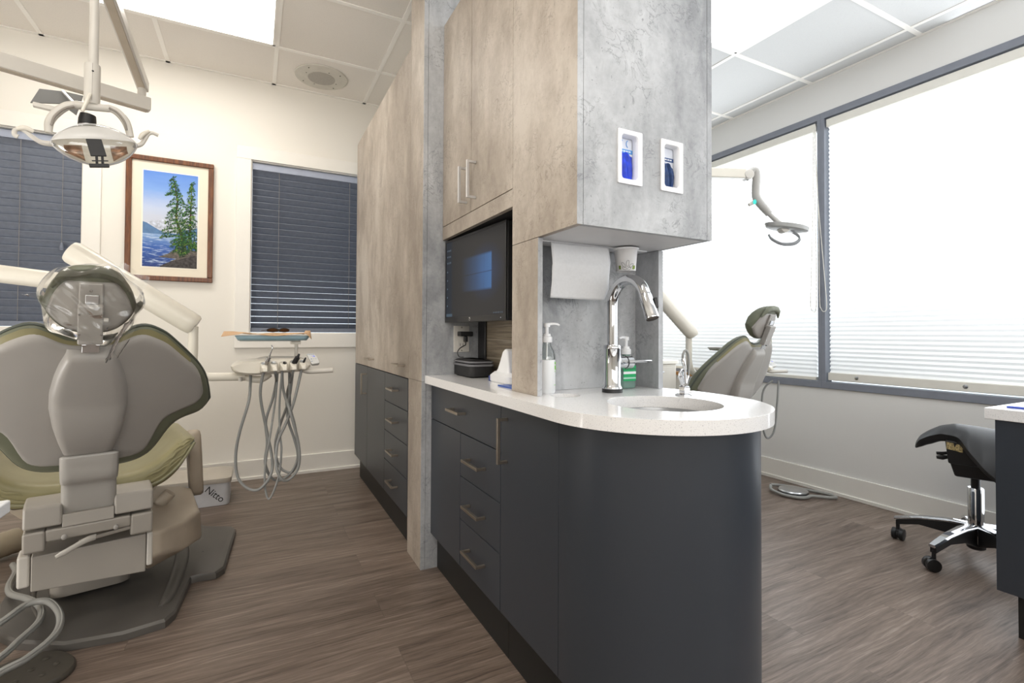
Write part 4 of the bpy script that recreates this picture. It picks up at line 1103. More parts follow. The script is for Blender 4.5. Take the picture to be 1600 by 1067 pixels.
# loose skirt under the headrest on the right and flaps
m.grid(lambda u, v: headpt(lerp(.03, .098, u) - .035 * v * u, lerp(.02 + .02 * u, -.075 + .01 * u, v), -.03 + .02 * u + .006 * math.sin(9 * u + 5 * v)), 10, 10)
m.grid(lambda u, v: headpt(lerp(.045, .108, u) + .012 * v, .15 + lerp(0, .03, v) - .04 * u + .004 * math.sin(8 * u), .012 + .02 * v), 6, 6)
m.grid(lambda u, v: headpt(lerp(-.095, -.128, u), lerp(.075, .1, v) + (.5 - v) * .03 * u, .01), 4, 4)
sl = obj('headrest_cover', m, PLASTIC, angle=180)
setp(sl, 'crinkled clear plastic sleeve pulled over the headrest of the left dental chair', 'plastic cover')
FR[0] = Matrix.Identity(4)

# ================================================================= dental light over the left chair
def lightframe(s): return Matrix.Translation(V((UX * s, UY * s, 0))) @ Matrix.Rotation(CROT, 4, 'Z')
FL = lightframe(2.05)
T = thing('dental_light', 'hanging dental light with clear oval shield and curled handles above the left chair', 'dental light', (UX * 2.05, UY * 2.05, 1.5), CROT)
FR[0] = FL
obj('pole', MB().tube([(-.006, 0, 1.83), (-.006, 0, 2.2)], .0125, 20), CREAMG, T)
so = obj('socket', MB().lathe((-.008, 0, 0), [(.0, 1.715), (.018, 1.717), (.0205, 1.728), (.0205, 1.836), (.0195, 1.842), (.0, 1.843)], 28), CREAMG, T)
obj('seam', MB().box(-.0085, -.0075, -.0208, -.0203, 1.722, 1.84), TAUPED, so)
obj('screw', MB().lathe((-.007, -.0205, 1.815), [(.003, 0), (.0025, .001)], 10, axis=(0, -1, 0)), BLACK, so)
obj('joint_lever', MB().tube([(-.012, -.03, 1.738), (-.021, -.036, 1.706), (-.030, -.04, 1.675)], [.0045, .0055, .0045], 10), CREAMP, T)
obj('crossbar', MB().tube([(-.05, 0, 1.702), (.034, 0, 1.716)], [.012, .013, .012], 16), CREAMG, T)
def yoke(pts, name='yoke_arm'):
    m = MB(); m.tube(spline(pts, 6), [.011, .0125, .0125, .011, .0095], 12, flat=.8); return obj(name, m, CREAMG, T)
ya = yoke([(-.038, 0, 1.708), (-.066, 0, 1.694), (-.09, 0, 1.666), (-.105, 0, 1.634), (-.107, 0, 1.600)])
yb = yoke([(.03, 0, 1.718), (.054, 0, 1.711), (.074, 0, 1.69), (.084, 0, 1.665), (.090, 0, 1.638)])
for y_, pts in ((ya, [(-.05, -.011, 1.694), (-.072, -.011, 1.68), (-.093, -.011, 1.65), (-.1, -.0105, 1.622)]), (yb, [(.034, -.012, 1.714), (.056, -.0115, 1.704), (.073, -.0115, 1.68), (.079, -.0105, 1.655)])):
    obj('grip_inlay', MB().tube(spline(pts, 5), .0035, 8), TAUPED, y_)
obj('hub', MB().lathe((-.0195, .012, 1.648), [(.022, 0), (.0225, .02), (.020, .036)], 24, axis=(.08, 0, 1)), BLACK, T)
obj('collar', MB().lathe((-.018, .012, 1.634), [(.026, 0), (.024, .012), (.022, .018)], 28, axis=(.08, 0, 1)), NICKEL2, T)
# lens-shaped head: reflector bowl behind, clear shield in front; tilted a little about the view
TILT = math.radians(12)
def lp(a, b, n):      # a across, b up, n towards the front
    c, s = math.cos(TILT), math.sin(TILT)
    return (.003 + a * c - b * s, -n, 1.590 + a * s + b * c)
HA, HB = .105, .052
def edge(a, up):
    k = max(0, 1 - (a / HA) ** 2)
    return (.060 if up else -.066) * k ** .72
def lensface(front, depth, inset=0.0):
    def fn(u, v):
        a = lerp(-HA, HA, u); b = lerp(edge(a, False), edge(a, True), v)
        r = math.sqrt(max(0, 1 - (a / HA) ** 2)) * math.sin(PI * v) ** .5 if 0 < v < 1 else 0
        return lp(a, b, depth * r + .012)
    return fn
COPR = mk('copper_tinted_mirror', (.62, .44, .33), .25, .6, var=.3, scale=60)
REFL = mk('frosted_reflector', (.86, .82, .74), .25, 0, var=.06, scale=14, emit=(1, .93, .8), es=.16)  # faint glow painted in for room light passing the unlit bowl
for sg in (-1, 1):
    obj('copper_reflector', MB().grid(lambda u, v, sg=sg: lp(sg * lerp(.035, .078, u), lerp(-.052 + .026 * u, -.004, v), .006 - .02 * math.sin(PI * (.15 + .7 * u)) * math.sin(PI * v)), 10, 8), COPR, T, angle=180)
hd = obj('reflector', MB().grid(lensface(False, -.055), 40, 20), REFL, T, angle=180)
obj('rim', MB().tube([lp(a, edge(a, True), .012) for a in [HA * math.sin(PI * (k / 40 - .5)) for k in range(41)]] + [lp(a, edge(a, False), .012) for a in [HA * math.sin(PI * (.5 - k / 40)) for k in range(41)]], .0028, 8), NICKEL2, T)
obj('shield', MB().grid(lensface(True, .040), 40, 20), LENS, T, angle=180)
UPPERM = mk('frosted_upper_housing', (.66, .655, .64), .3, var=.08, scale=10, alpha=.85)
def upper(u, v):
    a = lerp(-HA * .97, HA * .97, u); b0 = .004; b = lerp(b0, edge(a, True) * .99, v)
    q = math.sqrt(max(0, 1 - (a / HA) ** 2)) * math.sin(PI * (.5 + .5 * v)) ** .6 if v < 1 else 0
    return lp(a, b, .0135 + .04 * q)
obj('upper_housing', MB().grid(upper, 36, 10), UPPERM, T, angle=180)
obj('heat_shield', MB().loft([[lp(a, b, n) for a, b in ((-.024, .002), (.014, .002), (.017, -.05), (-.022, -.05))] for n in (.052, .060)]), BLACK, T, bevel=.002)
obj('shield_stem', MB().bar(lp(-.008, -.05, .056), lp(-.012, -.078, .05), .006, .004).bar(lp(.006, -.05, .056), lp(.002, -.078, .05), .006, .004).bar(lp(-.022, -.063, .054), lp(.018, -.063, .054), .004, .003), BLACK, T)
obj('shield_bar', MB().bar(lp(-.031, -.077, .05), lp(.018, -.077, .05), .012, .011), BLACK, T, bevel=.002)
for s_, pts, gp in ((-1, [(-.098, 0, 1.568), (-.122, -.004, 1.566), (-.141, -.008, 1.576), (-.156, -.01, 1.588), (-.168, -.01, 1.592), (-.178, -.01, 1.585), (-.178, -.01, 1.572), (-.171, -.01, 1.568)], [(-.174, -.012, 1.590), (-.156, -.014, 1.597), (-.138, -.013, 1.591)]),
                    (1, [(.102, 0, 1.612), (.118, -.004, 1.620), (.128, -.008, 1.638), (.136, -.01, 1.656), (.148, -.01, 1.664), (.164, -.01, 1.660)], [(.113, -.013, 1.634), (.123, -.014, 1.652), (.139, -.013, 1.667)])):
    hm = obj('side_handle', MB().tube(spline(pts, 5), [.0085, .0068, .006, .006, .006, .0062], 10, flat=.8), CREAMG, T)
    obj('handle_grip', MB().tube(spline(gp, 5), [.005, .0075, .007, .005], 10), CREAMP, hm)
for a in (-.100, .098): obj('pivot_screw', MB().lathe(lp(a, -.006, .016), [(.005, 0), (.004, .003)], 12, axis=(0, -1, 0)), STEEL, T)
# rear glare plate
PL = mk('dark_grey_plate', (.16, .16, .155), .4, var=.05)
def rp(x, z, y): return (x, y, z)
obj('glare_plate', MB().loft([[rp(-.134, 1.758, y), rp(-.154, 1.708, y), rp(-.083, 1.726, y), rp(-.046, 1.700, y), rp(-.03, 1.768, y), rp(-.073, 1.768, y)] for y in (.085, .092)]), PL, T, bevel=.001)
obj('glare_plate_lip', MB().bar(rp(-.148, 1.704, .085), rp(-.09, 1.702, .085), .02, .014), CREAMG, T, bevel=.003)
obj('glare_plate_stay', MB().bar(rp(-.08, 1.765, .08), rp(-.045, 1.705, .01), .008, .005), NICKEL2, T)
FR[0] = Matrix.Identity(4)
# suspension arms
RE = V((-.422, 2.679, 2.0)); RD = V((-.922, -.387, 0)).normalized()
RAILM = CREAMG
obj('rail', MB().bar(RE + V((0, 0, 0)), RE + RD * 1.45, .045, .057), RAILM, T, bevel=.004)
obj('rail_underside', MB().bar(RE + RD * .01 + V((0, 0, -.0295)), RE + RD * 1.45 + V((0, 0, -.0295)), .03, .004), TAN, T)
obj('rail_pivot', MB().tube([RE + RD * .03 + V((0, 0, .027)), RE + RD * .03 + V((0, 0, .075))], .016, 18), CREAMG, T)
a0 = RE + RD * .03 + V((0, 0, .088)); a1 = FL @ V((-.006, 0, 2.19))
obj('swing_arm', MB().bar(a0 + (a0 - a1).normalized() * .03, a1 + (a1 - a0).normalized() * .03, .042, .05), RAILM, T, bevel=.006)
obj('swing_arm_strip', MB().bar(a0 + V((.0, 0, -.0255)), a1 + V((0, 0, -.0255)), .026, .004), TAN, T)
PE = RE + RD * 1.4
obj('ceiling_post', MB().tube([PE, (PE.x, PE.y, 2.72)], .03, 20), CREAMG, T)
# ================================================================= delivery units
def delivery_unit(label, M4, first=True):
    T = thing('delivery_unit', label, 'delivery unit', M4.translation, M4.to_euler().z)
    T.matrix_basis = M4.copy()
    FR[0] = M4 @ Matrix.Translation(V((-.064, -2.2, -.82)))
    # swinging support arm
    if first:
        obj('upper_arm', MB().tube([(-.575, 2.25, 1.280), (-.565, 2.25, 1.274), (-.225, 2.25, 1.040), (-.205, 2.25, 1.027), (-.199, 2.25, 1.023)], [.036, .041, .041, .039, .033], 26), CREAMP, T)
        obj('arm_joint', MB().tube([(-.545, 2.25, 1.25), (-.548, 2.25, 1.19)], .018, 16), CREAMP, T)
        obj('lower_arm', MB().tube([(-.53, 2.25, 1.165), (-.75, 2.26, 1.19), (-1.5, 2.3, 1.275)], .030, 22), CREAMP, T)
        obj('support_post', MB().tube([(-1.5, 2.3, 1.30), (-1.5, 2.3, .001)], .034, 22), CREAMP, T)
    if first: obj('drop_post', MB().tube(spline([(-.207, 2.25, 1.02), (-.207, 2.25, .93), (-.207, 2.25, .885), (-.196, 2.25, .846), (-.165, 2.25, .828), (-.12, 2.25, .825), (-.03, 2.25, .823)], 6), .0165, 18), CREAMP, T)
    obj('arm_clamp', MB().tube([(-.06, 2.25, .823), (-.03, 2.25, .822)], .0135, 14).tube([(-.046, 2.235, .806), (-.046, 2.235, .822)], .007, 10), CREAMG, T)
    obj('under_bracket', MB().tube(spline([(-.03, 2.25, .82), (0, 2.24, .812), (.03, 2.24, .812), (.062, 2.24, .83)], 5), [.012, .014, .014, .010], 12), CREAMP, T)
    # control head body
    sil = [(-.077, .872), (-.072, .855), (-.056, .844), (-.03, .838), (.0, .836), (.06, .838), (.175, .846), (.197, .858), (.203, .872), (.19, .888), (.165, .899), (.043, .901), (.0, .892), (-.045, .888), (-.066, .882)]
    def ring(y, sx, sz): return [(.063 + (x - .063) * sx, y, .868 + (z - .868) * sz) for x, z in sil]
    m = MB(); m.loft([ring(2.115, .93, .72), ring(2.122, .975, .9), ring(2.135, 1, 1), ring(2.29, 1, 1), ring(2.305, .97, .88), ring(2.31, .92, .7)])
    hd = obj('control_head', m, CREAMP, T, angle=50)
    # sloped holder deck with five fingers
    for k in range(5):
        x = .034 + k * .0335; z = .869 + k * .0015
        m = MB(); m.loft([[(x - .0135, 2.118, z + .016), (x + .0135, 2.118, z + .016), (x + .0135, 2.118, z - .022), (x - .0135, 2.118, z - .022)],
                          [(x - .0125, 2.09, z + .008), (x + .0125, 2.09, z + .008), (x + .0125, 2.085, z - .020), (x - .0125, 2.085, z - .020)],
                          [(x - .006, 2.072, z - .004), (x + .012, 2.072, z - .004), (x + .012, 2.07, z - .017), (x - .002, 2.07, z - .017)]])
        h = obj('instrument_holder', m, CREAMP, T, bevel=.003)
        obj('holder_socket', MB().lathe((x, 2.100, z + .0115), [(.0, .0008), (.006, .001), (.008, .001), (.0095, .0035), (.0098, .0005), (.0098, -.006)], 18, axis=(0, -.35, 1)), NICKEL2 if k != 2 else CREAMG, h)
    obj('grip_handle', MB().tube(spline([(.17, 2.14, .848), (.195, 2.13, .845), (.225, 2.12, .846), (.283, 2.11, .849)], 5), [.007, .0105, .010, .010], 14), CREAMG, T)
    pd = obj('control_pad', MB().loft([[(x, y - .000, z) for x, y, z in r] for r in ([(.186, 2.155, .914), (.215, 2.155, .916), (.224, 2.155, .908), (.236, 2.14, .881), (.234, 2.14, .876), (.206, 2.14, .872)], [(.188, 2.172, .912), (.215, 2.172, .914), (.226, 2.172, .906), (.238, 2.158, .876), (.234, 2.158, .866), (.208, 2.158, .864)])]), mk('pad_grey', (.66, .66, .65), .35, var=.02), T, bevel=.003)
    LCD = emis('pad_display', (.07, .12, .9), 1.0); BTN = mk('pad_button', (.18, .25, .38), .5)
    obj('display', MB().hexa([(.194, 2.1515, .900), (.219, 2.1495, .8995), (.194, 2.1545, .900), (.219, 2.1535, .8995), (.1945, 2.152, .906), (.217, 2.151, .9055), (.1945, 2.156, .906), (.217, 2.156, .9055)]), LCD, pd)
    for i in range(4): obj('indicator', MB().box(.191 + i * .0065, .195 + i * .0065, 2.1535, 2.1548, .9105, .9125), BTN, pd)
    for i in range(3):
        for j in range(2): obj('button', MB().box(.203 + i * .0085 + j * .002, .2075 + i * .0085 + j * .002, 2.1435 + .003 * (1 - j), 2.15, .8945 - j * .009 - .004, .8945 - j * .009), BTN, pd)
    obj('tray_post', MB().tube([(.156, 2.25, .895), (.156, 2.25, .958)], .007, 14), CREAMG, T)
    obj('tray_clamp', MB().box(.134, .172, 2.235, 2.265, .9505, .9625), CREAMP, T, bevel=.002)
    obj('tray_arm', MB().loft([[(x, y, z) for x, y in ((-.05, 2.2), (.17, 2.215), (.17, 2.265), (-.05, 2.3))] for z in (.9632, .9668)]), CREAMG, T)
    FR[0] = Matrix.Identity(4)
    return T
D1 = Matrix.Translation(V((.064, 2.2, .82)))
delivery_unit('cream dental delivery unit with arm, control head and tray support beside the left chair', D1)

# instruments standing in the holders (hose belongs to its instrument)
def instrument(name, label, cat, head, hose, r=.0052):
    T = thing(name, label, cat, hose[0] if hose else head[0][1][0])
    for nm, pts, rad, mat in head: obj(nm, MB().tube(spline(pts, 5) if len(pts) > 2 else pts, rad, 14), mat, T)
    if hose: obj('hose', MB().tube(spline(hose, 8), r, 10), HOSE, T)
    return T
Yh = 2.125
def hz(pts, dy=0):
    out = []
    for i, (x, z) in enumerate(pts): out.append((x, Yh + dy + .012 * math.sin(i * 1.3), z))
    return out
instrument('air_water_syringe', 'chrome air-water syringe with bent tip in the leftmost holder of the left delivery unit', 'syringe',
    [('grip', [(.036, 2.098, .852), (.042, 2.094, .878), (.0465, 2.09, .893)], [.006, .0065, .0075], TAUPED), ('valve_head', [(.0455, 2.09, .891), (.050, 2.087, .904)], [.010, .009], CHROME), ('tip', [(.050, 2.087, .903), (.055, 2.085, .92), (.0605, 2.083, .936), (.0615, 2.083, .944), (.058, 2.082, .951)], [.004, .003, .0022, .002, .0018], CHROME)],
    [(.036, 2.098, .853), (.030, 2.10, .835), (.024, 2.11, .79)] + hz([(.026, .735), (.046, .627), (.067, .512), (.061, .452), (.024, .407), (-.016, .413), (-.049, .458), (-.056, .54), (-.044, .627), (-.016, .737)]) + [(-.011, 2.17, .80), (-.011, 2.19, .842)])
instrument('suction_hose', 'empty grey hose looping under the second holder of the left delivery unit', 'hose', [('coupling', [(.0675, 2.10, .874), (.0685, 2.098, .880)], .0075, CREAMG)],
    [(.0675, 2.10, .874), (.074, 2.1, .84)] + hz([(.079, .80), (.068, .735), (.045, .65), (.050, .566), (.044, .491), (.065, .428), (.1, .409), (.142, .442), (.162, .509), (.150, .619), (.132, .698)], .06) + [(.127, 2.16, .78), (.127, 2.18, .845)])
instrument('handpiece_hose', 'thin grey hose hanging lowest under the middle holder of the left delivery unit', 'hose', [('coupling', [(.101, 2.098, .872), (.106, 2.092, .884)], .007, BLACK)],
    [(.101, 2.098, .872), (.096, 2.1, .84)] + hz([(.091, .76), (.090, .68), (.093, .60), (.098, .547), (.089, .448), (.059, .365), (.043, .416), (.045, .506), (.057, .60)], -.012) + [(.075, 2.16, .72), (.085, 2.18, .843)], .0038)
instrument('handpiece', 'black curing-light handpiece standing in the fourth holder of the left delivery unit', 'handpiece',
    [('body', [(.1345, 2.098, .872), (.140, 2.092, .884), (.150, 2.085, .904)], [.0075, .010, .0095], BLACK), ('neck', [(.150, 2.085, .904), (.1555, 2.083, .917)], [.0055, .0035], BLACK)],
    [(.1345, 2.098, .873), (.1335, 2.10, .84)] + hz([(.122, .74), (.128, .64), (.152, .56), (.166, .49), (.148, .43), (.115, .432), (.09, .47), (.082, .55), (.10, .63)], .12) + [(.125, 2.17, .73), (.14, 2.18, .845)])
instrument('handpiece', 'slim black handpiece in the rightmost holder of the left delivery unit', 'handpiece',
    [('collet', [(.1675, 2.098, .874), (.171, 2.094, .880)], [.008, .0075], BLACK), ('body', [(.170, 2.094, .879), (.1745, 2.09, .890), (.179, 2.086, .902)], [.005, .004, .0025], BLACK)],
    [(.1675, 2.098, .875), (.162, 2.1, .838)] + hz([(.138, .728), (.111, .645), (.084, .579), (.080, .495), (.099, .443), (.128, .436), (.159, .478), (.158, .564), (.125, .698)], -.03) + [(.105, 2.16, .77), (.10, 2.18, .842)])

# tray, paper liner, glasses
t = thing('instrument_tray', 'pale blue instrument tray on the left delivery unit support', 'tray', (.07, 2.235, .967))
TRAYB = mk('pale_blue_tray', (.27, .40, .47), .4, var=.03)
rr1 = rrect(-.055, .19, 2.17, 2.31, .02); rr2 = rrect(-.064, .20, 2.16, 2.32, .022)
m = MB(); m.loft([[(x, y, .9688) for x, y in rr1], [(x, y, .9835) for x, y in rr2]], cap=False); m.poly([(x, y, .9688) for x, y in rr1])
obj('pan', m, TRAYB, t, solid=.0025, angle=50)
obj('rim', MB().tube([(x, y, .9845) for x, y in rr2] + [(rr2[0][0], rr2[0][1], .9845)], .0022, 6), TRAYB, t)
KRAFT = mk('tan_paper', (.56, .37, .22), .85, var=.08, scale=30)
def liner(u, v):
    x = lerp(-.075, .205, u); y = lerp(2.145, 2.335, v)
    z = .9935 + .0035 * math.sin(u * 9 + v * 3) + .006 * (2 * abs(u - .5)) ** 3
    if v < .2: z -= (.2 - v) * (.02 + .14 * max(0, .12 - u) * 4 + .22 * max(0, u - .90) * 4)
    if u > .93: z += .010 * (1 - abs(v - .35) * 2) - .15 * (u - .93) * (v < .25)
    if u < .08 and v < .4: x -= .035 * (.08 - u) / .08 * (1 - v)
    return (x, y, z)
o = obj('tray_liner', MB().grid(liner, 48, 20), KRAFT, solid=.0006, angle=180); setp(o, 'tan paper liner draped over the pale blue instrument tray', 'paper liner')
t = thing('safety_glasses', 'dark tinted safety glasses lying on the tan tray liner', 'glasses', (.085, 2.26, .995))
AMB = mk('amber_dark_lens', (.05, .018, .006), .12, coat=.5)
for cx, w in ((.066, .021), (.108, .019)):
    m = MB(); ring = [(cx + w * math.cos(a), 2.225 - .004 * math.sin(a) , 1.0075 + .0085 * math.sin(a) * (1 if math.sin(a) > 0 else .8)) for a in [2 * PI * k / 20 for k in range(20)]]
    m.poly(ring); ln = obj('lens', m, AMB, t); ln['note'] = ''
    del ln['note']
    obj('rim', MB().tube(ring + ring[:1], .0016, 6), BLACK, ln)
obj('bridge', MB().tube(spline([(.084, 2.223, 1.009), (.088, 2.221, 1.0115), (.092, 2.223, 1.009)], 4), .002, 6), BLACK, t)
for x, dx in ((.046, -.02), (.127, -.03)): obj('temple', MB().tube(spline([(x, 2.226, 1.009), (x + dx * .3, 2.25, 1.008), (x + dx, 2.30, 1.0055)], 4), .0018, 6), BLACK, t)

# foot stool box with writing, by the back wall
t = thing('step_box', 'white utility box with tan lid on the floor by the back wall', 'box', (-.30, 3.47, 0), 0)
# front edge runs from (-.117,3.332) towards (-.45,3.33)
BOXW = mk('white_painted_box', (.62, .63, .66), .45, var=.05)
obj('body', MB().prism(rrect(-.56, -.117, 3.332, 3.60, .03), 'z', .001, .128), BOXW, t)
lid = [(-.575, 3.318), (-.107, 3.318), (-.107, 3.61), (-.575, 3.61)]
obj('lid', MB().loft([[(x, y, z) for x, y in rrect(-.565 + i, -.108 - i, 3.324 + i, 3.61 - i, .035)] for i, z in ((0, .129), (-.002, .14), (0, .155), (.03, .168), (.06, .172))]), TAN if False else mk('beige_lid', (.50, .46, .40), .4, var=.03), t)
text('lettering', 'Nitto', .052, BLACK, Matrix.Translation((-.19, 3.3312, .066)) @ Matrix.Rotation(math.radians(90), 4, 'X') @ Matrix.Rotation(math.radians(-42), 4, 'Z'), t, .0005)

# foot control disc and hoses at the lower left
FR[0] = Matrix.Identity(4)
t = thing('foot_control', 'dark oval foot control pad on the floor in front of the left chair base', 'foot control', (-.55, 1.95, 0))
FCM = mk('dark_foot_control', (.065, .058, .048), .5, var=.1)
def fc(s, z): return [(-.578 + .118 * s * math.cos(a) - .01 * math.sin(2 * a), 1.928 + .105 * s * math.sin(a), z) for a in [2 * PI * k / 48 for k in range(48)]]
obj('pad', MB().loft([fc(.98, .0005), fc(1.0, .004), fc(1, .012), fc(.96, .018), fc(.8, .021)]), FCM, t)
for x, y in ((-.60, 1.99), (-.54, 1.97), (-.505, 1.93), (-.56, 1.925), (-.58, 1.88), (-.525, 1.885), (-.64, 1.93)):
    obj('stud', MB().lathe((x, y, .0195), [(.008, 0), (.008, .003), (.005, .005), (0, .005)], 16), FCM, t)
def hosething(name, label, pts, r, mat, cat='hose', n=8, ribs=False):
    P = spline(pts, n)
    m = MB(); m.tube(P, r, 12); m.tube([p + V((r * .55, -r * .3, r * .75)) for p in P], r * .32, 6)
    o = obj(name, m, mat); setp(o, label, cat); return o
hosething('foot_control_hose', 'grey twin hose looping from under the left chair onto the floor by the foot control', [(-.86, 2.74, .05), (-.82, 2.64, .055), (-.797, 2.51, .055), (-.763, 2.42, .058), (-.70, 2.345, .062), (-.653, 2.284, .062), (-.618, 2.206, .060), (-.609, 2.133, .058), (-.63, 2.06, .05), (-.648, 1.991, .045), (-.72, 1.86, .03), (-.9, 1.75, .013)], .0105, HOSEL)
hosething('air_hose', 'grey hose arching across the lower left corner above the foot control', [(-.95, 2.02, .013), (-.80, 2.10, .035), (-.706, 2.163, .072), (-.658, 2.215, .093), (-.60, 2.199, .096), (-.545, 2.105, .084), (-.531, 2.011, .070), (-.565, 1.914, .064), (-.611, 1.877, .058), (-.70, 1.80, .035), (-.85, 1.70, .0135)], .0105, HOSEL)
P = spline([(-.93, 3.02, .062), (-1.05, 2.9, .06), (-1.3, 2.72, .058), (-1.7, 2.6, .056)], 10)
m = MB(); m.tube(P, [.052 + .002 * (i % 2) for i in range(len(P))], 18)
o = obj('suction_tube', m, mk('beige_ribbed_hose', (.40, .34, .25), .5, var=.05)); setp(o, 'thick beige ribbed suction tube lying on the floor left of the chair base', 'tube')
# white counter corner intruding at the left edge
t = thing('side_counter', 'corner of a white work top at the left edge of the frame', 'countertop', (-.75, 1.15, 0))
cs = V((-.43, 1.356, .0)); 
dirl = V((-.975, -.2225, 0)) ; dirb = V((.2225, -.975, 0))
m = MB()
m.loft([[tuple(p + V((0, 0, z))) for p in (cs, cs + dirl * .6, cs + dirl * .6 + dirb * .5, cs + dirb * .5 + dirl * .12)] for z in (.636, .662)])
obj('top', m, WHITEP, t, bevel=.004)
m = MB(); c2 = cs + dirl * .12 + dirb * .03
m.loft([[tuple(p + V((0, 0, z))) for p in (c2, c2 + dirl * .42, c2 + dirl * .42 + dirb * .4, c2 + dirb * .4)] for z in (.001, .6355)])
obj('pedestal', m, GREY, t, bevel=.003)

# ================================================================= framed painting on the back wall
WOODF = NT('walnut_frame'); g_ = WOODF.objc()
f_ = WOODF.noise(WOODF.mapping(g_, (18, 18, 2)), 5, 6, .6)
WOODF.link(WOODF.ramp(f_, [(.3, (.055, .017, .006)), (.55, (.15, .050, .016)), (.75, (.23, .09, .03))]), WOODF.p.inputs['Base Color']); WOODF.p.inputs['Roughness'].default_value = .35; WOODF = WOODF.m
MATB = mk('cream_mat_board', (.78, .72, .60), .8, var=.01)
px0, px1, pz0, pz1 = -.715, -.249, 1.322, 2.103
t = thing('framed_painting', 'wood-framed painting of two evergreens on a rocky lake shore hanging on the back wall', 'painting', (-.48, YB, 1.32))
m = MB(); fwid = .03
for a in ((px0, px1, pz0, pz0 + fwid), (px0, px1, pz1 - fwid, pz1)): m.box(a[0], a[1], YB - .03, YB - .001, a[2], a[3])
for a in ((px0, px0 + fwid), (px1 - fwid, px1)): m.box(a[0], a[1], YB - .03, YB - .001, pz0 + fwid, pz1 - fwid)
obj('frame', m, WOODF, t, bevel=.005)
obj('mat_board', MB().box(px0 + fwid, px1 - fwid, YB - .016, YB - .002, pz0 + fwid, pz1 - fwid), MATB, t)
obj('mat_bevel', MB().box(-.634, -.331, YB - .0172, YB - .0158, 1.402, 2.02), mk('mat_inner_bevel', (.86, .82, .72), .7, var=0), t)
# painted picture: thin layers of colour on the sheet (u right, v up, both 0..1)
qx0, qx1, qw0, qw1 = -.627, -.337, 1.409, 2.013
sky = NT('painted_sky'); sp_ = sky.node('ShaderNodeSeparateXYZ'); sky.link(sky.pos(), sp_.inputs[0])
vv = sky.math('DIVIDE', sky.math('SUBTRACT', sp_.outputs['Z'], qw0), qw1 - qw0)
cl = sky.noise(sky.mapping(sky.pos(), (5, 1, 16)), 1.5, 5)
c_ = sky.ramp(sky.math('ADD', vv, sky.math('MULTIPLY', sky.math('SUBTRACT', cl, .5), .12)), [(.45, (.56, .59, .68)), (.62, (.50, .58, .76)), (.8, (.20, .36, .74)), (1, (.10, .24, .66))])
sky.link(c_, sky.p.inputs['Base Color']); sky.p.inputs['Roughness'].default_value = .7
wat = NT('painted_water'); wn = wat.noise(wat.mapping(wat.pos(), (10, 1, 70)), 2.2, 4, .6)
wz = wat.node('ShaderNodeSeparateXYZ'); wat.link(wat.pos(), wz.inputs[0])
wc = wat.ramp(wat.math('DIVIDE', wat.math('SUBTRACT', wz.outputs['Z'], qw0), .22), [(0, (.006, .03, .17)), (.6, (.03, .11, .42)), (1, (.24, .40, .66))])
wat.link(wat.mix(wat.ramp(wn, [(.52, 0.0), (.66, .8)]), wc, (.50, .62, .80)), wat.p.inputs['Base Color']); wat.p.inputs['Roughness'].default_value = .6
MTN = mk('painted_blue_hill', (.10, .20, .38), .7, var=.15, scale=40); SNOW = mk('painted_snow_peak', (.52, .56, .66), .7, var=.35, scale=60)
ROCK = mk('painted_rock', (.12, .105, .09), .7, var=.6, scale=55); ROCKD = mk('painted_dark_rock', (.05, .045, .045), .7, var=.7, scale=60)
TRUNK = mk('painted_trunk', (.07, .035, .02), .7, var=.4, scale=80)
LEAVES = [mk('painted_needles_dark', (.006, .04, .014), .7, var=.5, scale=90), mk('painted_needles_mid', (.022, .11, .02), .7, var=.5, scale=90), mk('painted_needles_light', (.16, .27, .04), .7, var=.4, scale=90)]
class Pic(MB):
    def poly_uv(self, pts, mi, layer):
        self.mi = mi
        self.poly([(lerp(qx0, qx1, min(1, max(0, u))), YB - .0176 - layer * .00012, lerp(qw0, qw1, min(1, max(0, v)))) for u, v in pts])
pm = Pic(); rnd = random.Random(11)
pm.poly_uv([(0, .25), (1, .25), (1, 1), (0, 1)], 0, 0)
pm.poly_uv([(0, 0), (1, 0), (1, .345), (0, .345)], 1, 1)
pm.poly_uv([(.04, .345), (.08, .46), (.13, .475), (.18, .49), (.25, .485), (.3, .505), (.36, .50), (.42, .49), (.5, .46), (.6, .40), (.62, .345)], 3, 2)
pm.poly_uv([(0, .345), (0, .465), (.07, .455), (.18, .42), (.3, .385), (.4, .365), (.6, .36), (.75, .40), (1, .44), (1, .345)], 2, 3)
pm.poly_uv([(.28, .105), (.38, .125), (.48, .15), (.56, .19), (.66, .22), (.8, .2), (1, .19), (1, .09), (.6, .095), (.44, .1)], 4, 4)
pm.poly_uv([(.3, 0), (.38, .03), (.48, .055), (.6, .09), (.74, .125), (.88, .14), (1, .135), (1, 0)], 5, 5)
pm.poly_uv([(.5, .065), (.64, .1), (.8, .128), (.9, .13), (.78, .11), (.62, .08)], 4, 6)
def trunk(pts, w0, w1):
    for i in range(len(pts) - 1):
        (u0, v0), (u1, v1) = pts[i], pts[i + 1]; a = lerp(w0, w1, i / (len(pts) - 1)); b = lerp(w0, w1, (i + 1) / (len(pts) - 1))
        pm.poly_uv([(u0 - a, v0), (u0 + a, v0), (u1 + b, v1), (u1 - b, v1)], 6, 8)
tr1 = [(.77, .2), (.73, .3), (.66, .42), (.61, .5), (.6, .6), (.62, .7), (.59, .8), (.56, .9), (.53, .95)]
tr2 = [(.88, .2), (.86, .35), (.87, .5), (.87, .65), (.88, .78), (.89, .92)]
trunk(tr1, .035, .004); trunk(tr2, .028, .004)
